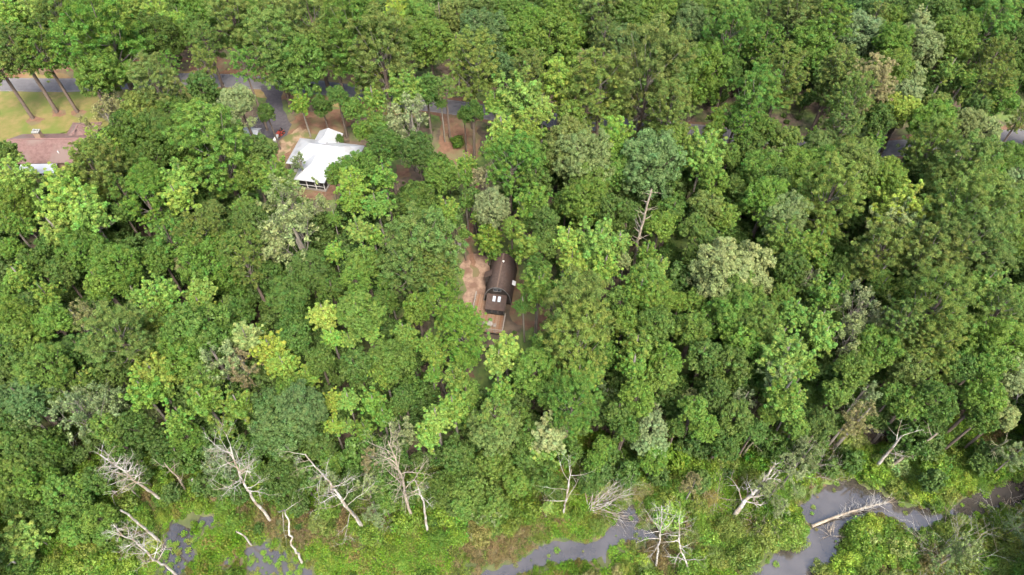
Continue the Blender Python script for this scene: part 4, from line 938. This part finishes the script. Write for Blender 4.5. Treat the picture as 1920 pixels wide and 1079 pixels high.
dead(D, (683, 992), (572, 852), 'gnarled white dead tree with few thick bare boughs left of centre', kids=13, depth=2, ratio=.2, start=.35, rad=.24, wig=.6)
dead('dead_snag', (681, 990), (641, 935), 'pale broken pole beside the gnarled dead tree', kids=3, depth=2, ratio=.45, rad=.2, tip=.6)
dead(D, (802, 997), (778, 900), 'slim pale trunk right of the brown half-dead tree', kids=8, depth=2, ratio=.15, start=.6, rad=.2)
dead(D, (776, 978), (728, 828), 'brown half-dead tree with many fine twigs below the centre', 'brown_dead', kids=22, depth=2, ratio=.2, start=.4, rad=.24)
dead(D, (1055, 968), (1072, 880), 'small white dead tree with few branches left of the white twig heap', kids=6, depth=1, ratio=.3, start=.3, rad=.17)
dead(D, (1230, 1062), (1240, 948), 'thin bare dead tree standing in the middle creek', kids=20, depth=1, ratio=.17, start=.4, rad=.16)
dead(D, (1292, 1078), (1273, 972), 'slender white dead tree with upright twigs at the bottom edge', kids=18, depth=1, ratio=.18, start=.25, rad=.15)
dead(D, (1373, 972), (1452, 872), 'thick leaning dead tree with long bare boughs between the two creeks', h=9, kids=14, depth=2, ratio=.26, start=.25, rad=.36)
dead('dead_snag', (1636, 883), (1690, 818), 'pale forked snag, left one of the pair above the wide water', h=11, kids=4, depth=1, ratio=.36, start=.5, rad=.3, tip=.4)
dead('dead_snag', (1662, 880), (1757, 813), 'long leaning bare snag, right one of the pair above the wide water', 'brown_dead', h=11, kids=4, depth=1, ratio=.25, start=.5, rad=.28, tip=.45)
dead('dead_snag', (1815, 880), (1890, 826), 'moss-green leaning snag with forked top near the right edge', 'mossy_dead', h=10, kids=4, depth=1, ratio=.35, start=.6, rad=.28, tip=.4)
dead('dead_snag', None, (1222, 355), 'tall bare brown snag with stub branches right of the middle', 'brown_dead', h=25, kids=24, depth=0, ratio=.10, start=.45, rad=.32, tip=.45)
dead('dead_snag', (1392, 856), (1426, 798), 'pale broken snag with a mossy foot above the leaning dead tree', 'mossy_dead', kids=4, depth=1, ratio=.3, start=.4, rad=.24)
dead('dead_snag', (1903, 800), (1908, 722), 'thin white branching snag at the right picture edge', h=9, kids=6, depth=1, ratio=.3, rad=.15)
dead('dead_snag', (62, 1078), (22, 1052), 'pale broken stub at the bottom left corner', kids=3, depth=1, ratio=.3, rad=.2, tip=.6)
f0, f1 = at(1522, 987, .15), at(1668, 941, 1.2)
lg = tag(empty('fallen_log', f0), 'pale fallen trunk lying across the wide creek water', 'fallen log')
T = Tubes(); T.path([np.array((f1 - f0) * t) + np.array([.25 * math.sin(t * 4), .35 * math.sin(t * 3.1), .15 * math.sin(t * 5)]) for t in np.linspace(0, 1, 9)], np.linspace(.24, .07, 9), 8); obj('trunk', T.mesh('trunk', M['brown_dead']), lg)
T = Tubes(); rg = np.random.default_rng(5)
for q in range(60):
    t = rg.uniform(.3, 1); d_ = unit(np.array(f1 - f0) / 14 + rnd_dir(rg) * .8 + np.array([-.1, .3, .15])); grow(T, rg, np.array((f1 - f0) * t), d_, rg.uniform(.8, 2.8), .04, 1, .4, .03, 3, .5, .8, 3)
obj('branches', T.mesh('branches', M['dead_wood']), lg)
def twig_heap(px, py, r_px, label, mat='dead_wood', n=26, lean=(0, 0, .5), seed=1, z=0.0, rw=.038):
    p = at(px, py, .3); rad = r_px * proj(p)[2] / FPX
    rg = np.random.default_rng(seed); T = Tubes()
    for i in range(n):
        d_ = unit(rnd_dir(rg) * np.array([1, 1, .5]) + np.array(lean)); grow(T, rg, rg.normal(size=3) * np.array([.3, .3, 0]), d_, rad * rg.uniform(.7, 1.3), rw, 2, .4, 0, 4, .5, .7, 4, .2, .25)
    o = obj('bare_shrub', T.mesh('bare_shrub', M[mat])); o.location = (p.x, p.y, z)
    tag(o, label, 'bare shrub', 'bare twig shrubs of the marsh')
twig_heap(1105, 955, 92, 'white heap of bare branches right of the small white dead tree', n=52, lean=(.95, .75, .35), seed=2, rw=.062)
twig_heap(1770, 1040, 88, 'large whitish bare shrub at the bottom right', n=36, seed=3, rw=.055)
twig_heap(1500, 885, 64, 'white bare shrub above the wide creek water', n=40, lean=(.2, .3, .9), seed=4, rw=.055)
twig_heap(1345, 935, 50, 'pinkish brown bare shrub left of the leaning dead tree', 'brown_dead', seed=5)
twig_heap(1425, 985, 44, 'grey bare shrub just right of the leaning dead tree foot', 'brown_dead', seed=6)
twig_heap(1895, 985, 64, 'whitish bare shrub at the right picture edge', seed=7)
twig_heap(695, 945, 40, 'grey bare shrub beside the broken pole', 'brown_dead', n=22, lean=(0, .1, 1.0), seed=8)
twig_heap(715, 990, 28, 'low grey twig shrub below the broken pole', seed=9)
twig_heap(880, 1000, 24, 'small bleached twig shrub left of the middle creek', seed=10)
twig_heap(1560, 1000, 20, 'small twig shrub below the fallen log', 'brown_dead', n=12, seed=11)

# ------------------------------------------------------------------ undergrowth, marsh plants and the wood beyond the frame
def clear_d(P): return np.min([sdist(P, c_) for c_ in CLEAR], axis=0)
PROTO = bpy.data.collections.new('mass_shapes')      # not linked to the scene: only shapes for the masses
for i, me in enumerate(MASS):
    bm = bmesh.new(); bm.from_mesh(me)
    if i < 3:
        bmesh.ops.translate(bm, verts=bm.verts, vec=(0, 0, 5.2))
        k0 = len(bm.faces); t2 = TRUNKS['O'][i].copy(); t2.transform(Matrix.Diagonal((.16, .16, 5.5, 1))); bm.from_mesh(t2)
        bm.faces.ensure_lookup_table()
        for f in bm.faces[k0:]: f.material_index = 1
    m2 = bpy.data.meshes.new('mass_shape'); bm.to_mesh(m2); bm.free(); m2.materials.append(M['leaf_mass']); m2.materials.append(M['bark'])
    PROTO.objects.link(bpy.data.objects.new('shape_%d' % i, m2))
def herb(seed, R0, k, per, L, mk_='leaf_marsh', wr=.42, tall=1.0):
    rg_ = np.random.default_rng(seed); a = rg_.random(k) * 6.28; r = R0 * np.sqrt(rg_.random(k))
    C = np.stack([np.cos(a) * r, np.sin(a) * r, .08 + rg_.random(k) * .38 * tall * (1 - r / R0 * .6)], 1)
    A_ = clump_leaves(C, rg_.uniform(.14, .3, k), np.full(k, per), rg_, L, wr, .8, .6, .8, .9, .26, .012)
    return leaf_mesh('herb', *A_, M[mk_], rg_)
for i in range(4): PROTO.objects.link(bpy.data.objects.new('shape_%d' % (6 + i), herb(700 + i, .95, 46, 13, [.2, .26, .2, .42][i], ['leaf_marsh', 'leaf_marsh', 'leaf_sedge', 'leaf_dry'][i], [.5, .42, .3, .12][i], [1, 1, 1.6, 2.2][i])))
def mass(name, P, S, idx, label):
    n = len(P); rg = np.random.default_rng(n)
    me = bpy.data.meshes.new(name); me.vertices.add(n)
    me.vertices.foreach_set('co', np.column_stack([P, np.zeros(n)]).astype(np.float32).ravel())
    a = me.attributes.new('siz', 'FLOAT_VECTOR', 'POINT'); a.data.foreach_set('vector', S.astype(np.float32).ravel())
    a = me.attributes.new('rot', 'FLOAT_VECTOR', 'POINT'); a.data.foreach_set('vector', np.column_stack([np.zeros(n), np.zeros(n), rg.random(n) * 6.28]).astype(np.float32).ravel())
    a = me.attributes.new('idx', 'INT', 'POINT'); a.data.foreach_set('value', idx.astype(np.int32))
    o = obj(name, me); tag(o, label, kind='stuff')
    g = bpy.data.node_groups.new(name, 'GeometryNodeTree')
    g.interface.new_socket('Geometry', in_out='INPUT', socket_type='NodeSocketGeometry'); g.interface.new_socket('Geometry', in_out='OUTPUT', socket_type='NodeSocketGeometry')
    N, L = g.nodes, g.links
    gi, go = N.new('NodeGroupInput'), N.new('NodeGroupOutput')
    iop = N.new('GeometryNodeInstanceOnPoints'); ci = N.new('GeometryNodeCollectionInfo')
    ci.inputs['Collection'].default_value = PROTO; ci.inputs['Separate Children'].default_value = True; ci.inputs['Reset Children'].default_value = True
    iop.inputs['Pick Instance'].default_value = True
    def na(nm, ty):
        q = N.new('GeometryNodeInputNamedAttribute'); q.data_type = ty; q.inputs['Name'].default_value = nm; return q.outputs[0]
    L.new(gi.outputs[0], iop.inputs['Points']); L.new(ci.outputs[0], iop.inputs['Instance'])
    L.new(na('idx', 'INT'), iop.inputs['Instance Index']); L.new(na('rot', 'FLOAT_VECTOR'), iop.inputs['Rotation']); L.new(na('siz', 'FLOAT_VECTOR'), iop.inputs['Scale'])
    L.new(iop.outputs[0], go.inputs[0])
    md = o.modifiers.new('scatter', 'NODES'); md.node_group = g
    return o
def jitter_grid(x0, x1, y0, y1, s, seed):
    rg = np.random.default_rng(seed); X, Y = np.meshgrid(np.arange(x0, x1, s), np.arange(y0, y1, s))
    return np.column_stack([X.ravel(), Y.ravel()]) + rg.uniform(-.5, .5, (X.size, 2)) * s
def screen(P, z): 
    d = P[:, 1] * CA - (z - CAM_H) * SA; return W0 / 2 + FPX * P[:, 0] / d, H0 / 2 - FPX * (P[:, 1] * SA + (z - CAM_H) * CA) / d
P = jitter_grid(-175, 175, 34, 235, 3.3, 11); rg = np.random.default_rng(12)
sx, sy = screen(P, 5.0); cd = clear_d(P); wd = water_d(P); edge = MARSH_EDGE(P[:, 0])
keep = (sx > -60) & (sx < 1980) & (sy > -60) & (cd > .8) & (wd > 1.2) & (P[:, 1] > edge - 7)
P, cd, edge = P[keep], cd[keep], edge[keep]
n = len(P); sc0 = np.clip(cd / 8, .22, 1) * np.clip((P[:, 1] - edge + 16) / 20, .55, 1) * rg.uniform(.65, 1.2, n)
idx = np.where((sc0 > .55) & (rg.random(n) < .62), rg.integers(0, 3, n), rg.integers(3, 6, n))
S = np.column_stack([sc0, sc0, sc0 * rg.uniform(.9, 1.25, n)])
mass('undergrowth', P, S, idx, 'dark green undergrowth of saplings and bushes beneath the canopy')
P = jitter_grid(-260, 260, -10, 330, 5.4, 21); rg = np.random.default_rng(22)
sx, sy = screen(P, 11.0)
keep = ((sx < -70) | (sx > 1990) | (sy < -60)) & (P[:, 1] > 18) & (np.abs(P[:, 0]) < 80 + P[:, 1] * .75) & (clear_d(P) > 2.5) & (water_d(P) > 2)
P = P[keep]; n = len(P); s_ = rg.uniform(1.3, 2.0, n)
mass('forest_beyond', P, np.column_stack([s_ * .95, s_ * .95, s_ * rg.uniform(.95, 1.3, n)]), rg.integers(0, 3, n), 'unbroken green wood going on beyond the trees in view')
# marsh plants: low tufts in drifts, thinning into the shallow pools
P = jitter_grid(-105, 105, 13, 60, .72, 31); rg = np.random.default_rng(32)
sx, sy = screen(P, 0.0)
keep = (sx > -150) & (sx < 2070) & (P[:, 1] < MARSH_EDGE(P[:, 0]) + 6); P = P[keep]
wd = water_d(P) - .4 + wav(P, 1.6, 5) * .55
w3 = np.min([sdist(P, w) for w in WATER[3:]], axis=0)
dens = np.where(wd > -.35, .62 + .38 * (wav(P, .35, 8) > -.35), np.where(w3 < 0.3, (.78 * (wav(P, 1.1, 9) > -.35) + .12), np.where(wd > -1.8, .22 * (wav(P, 1.3, 19) > .1), .006)))
k_ = rg.random(len(P)) < dens; P, wd = P[k_], wd[k_]; n = len(P)
s_ = np.where(wd < -.35, rg.uniform(.12, .55, n), np.clip(.45 + wd * .35, .4, 1) * rg.uniform(.6, 1.15, n))
hh = s_ * np.where(wd < -.35, .25, rg.uniform(.5, 1.5, n) * (1 + .6 * (wav(P, .5, 77) > .4)))
zn = wav(P, .22, 55) + rg.normal(size=n) * .22
ix = np.where(zn > .62, 9, np.where(zn > .28, 8, np.where(wav(P, .4, 56) > 0, 6, 7)))
mass('marsh_plants', P, np.column_stack([s_, s_, hh]), ix, 'bright green water plants and grass covering the marsh')
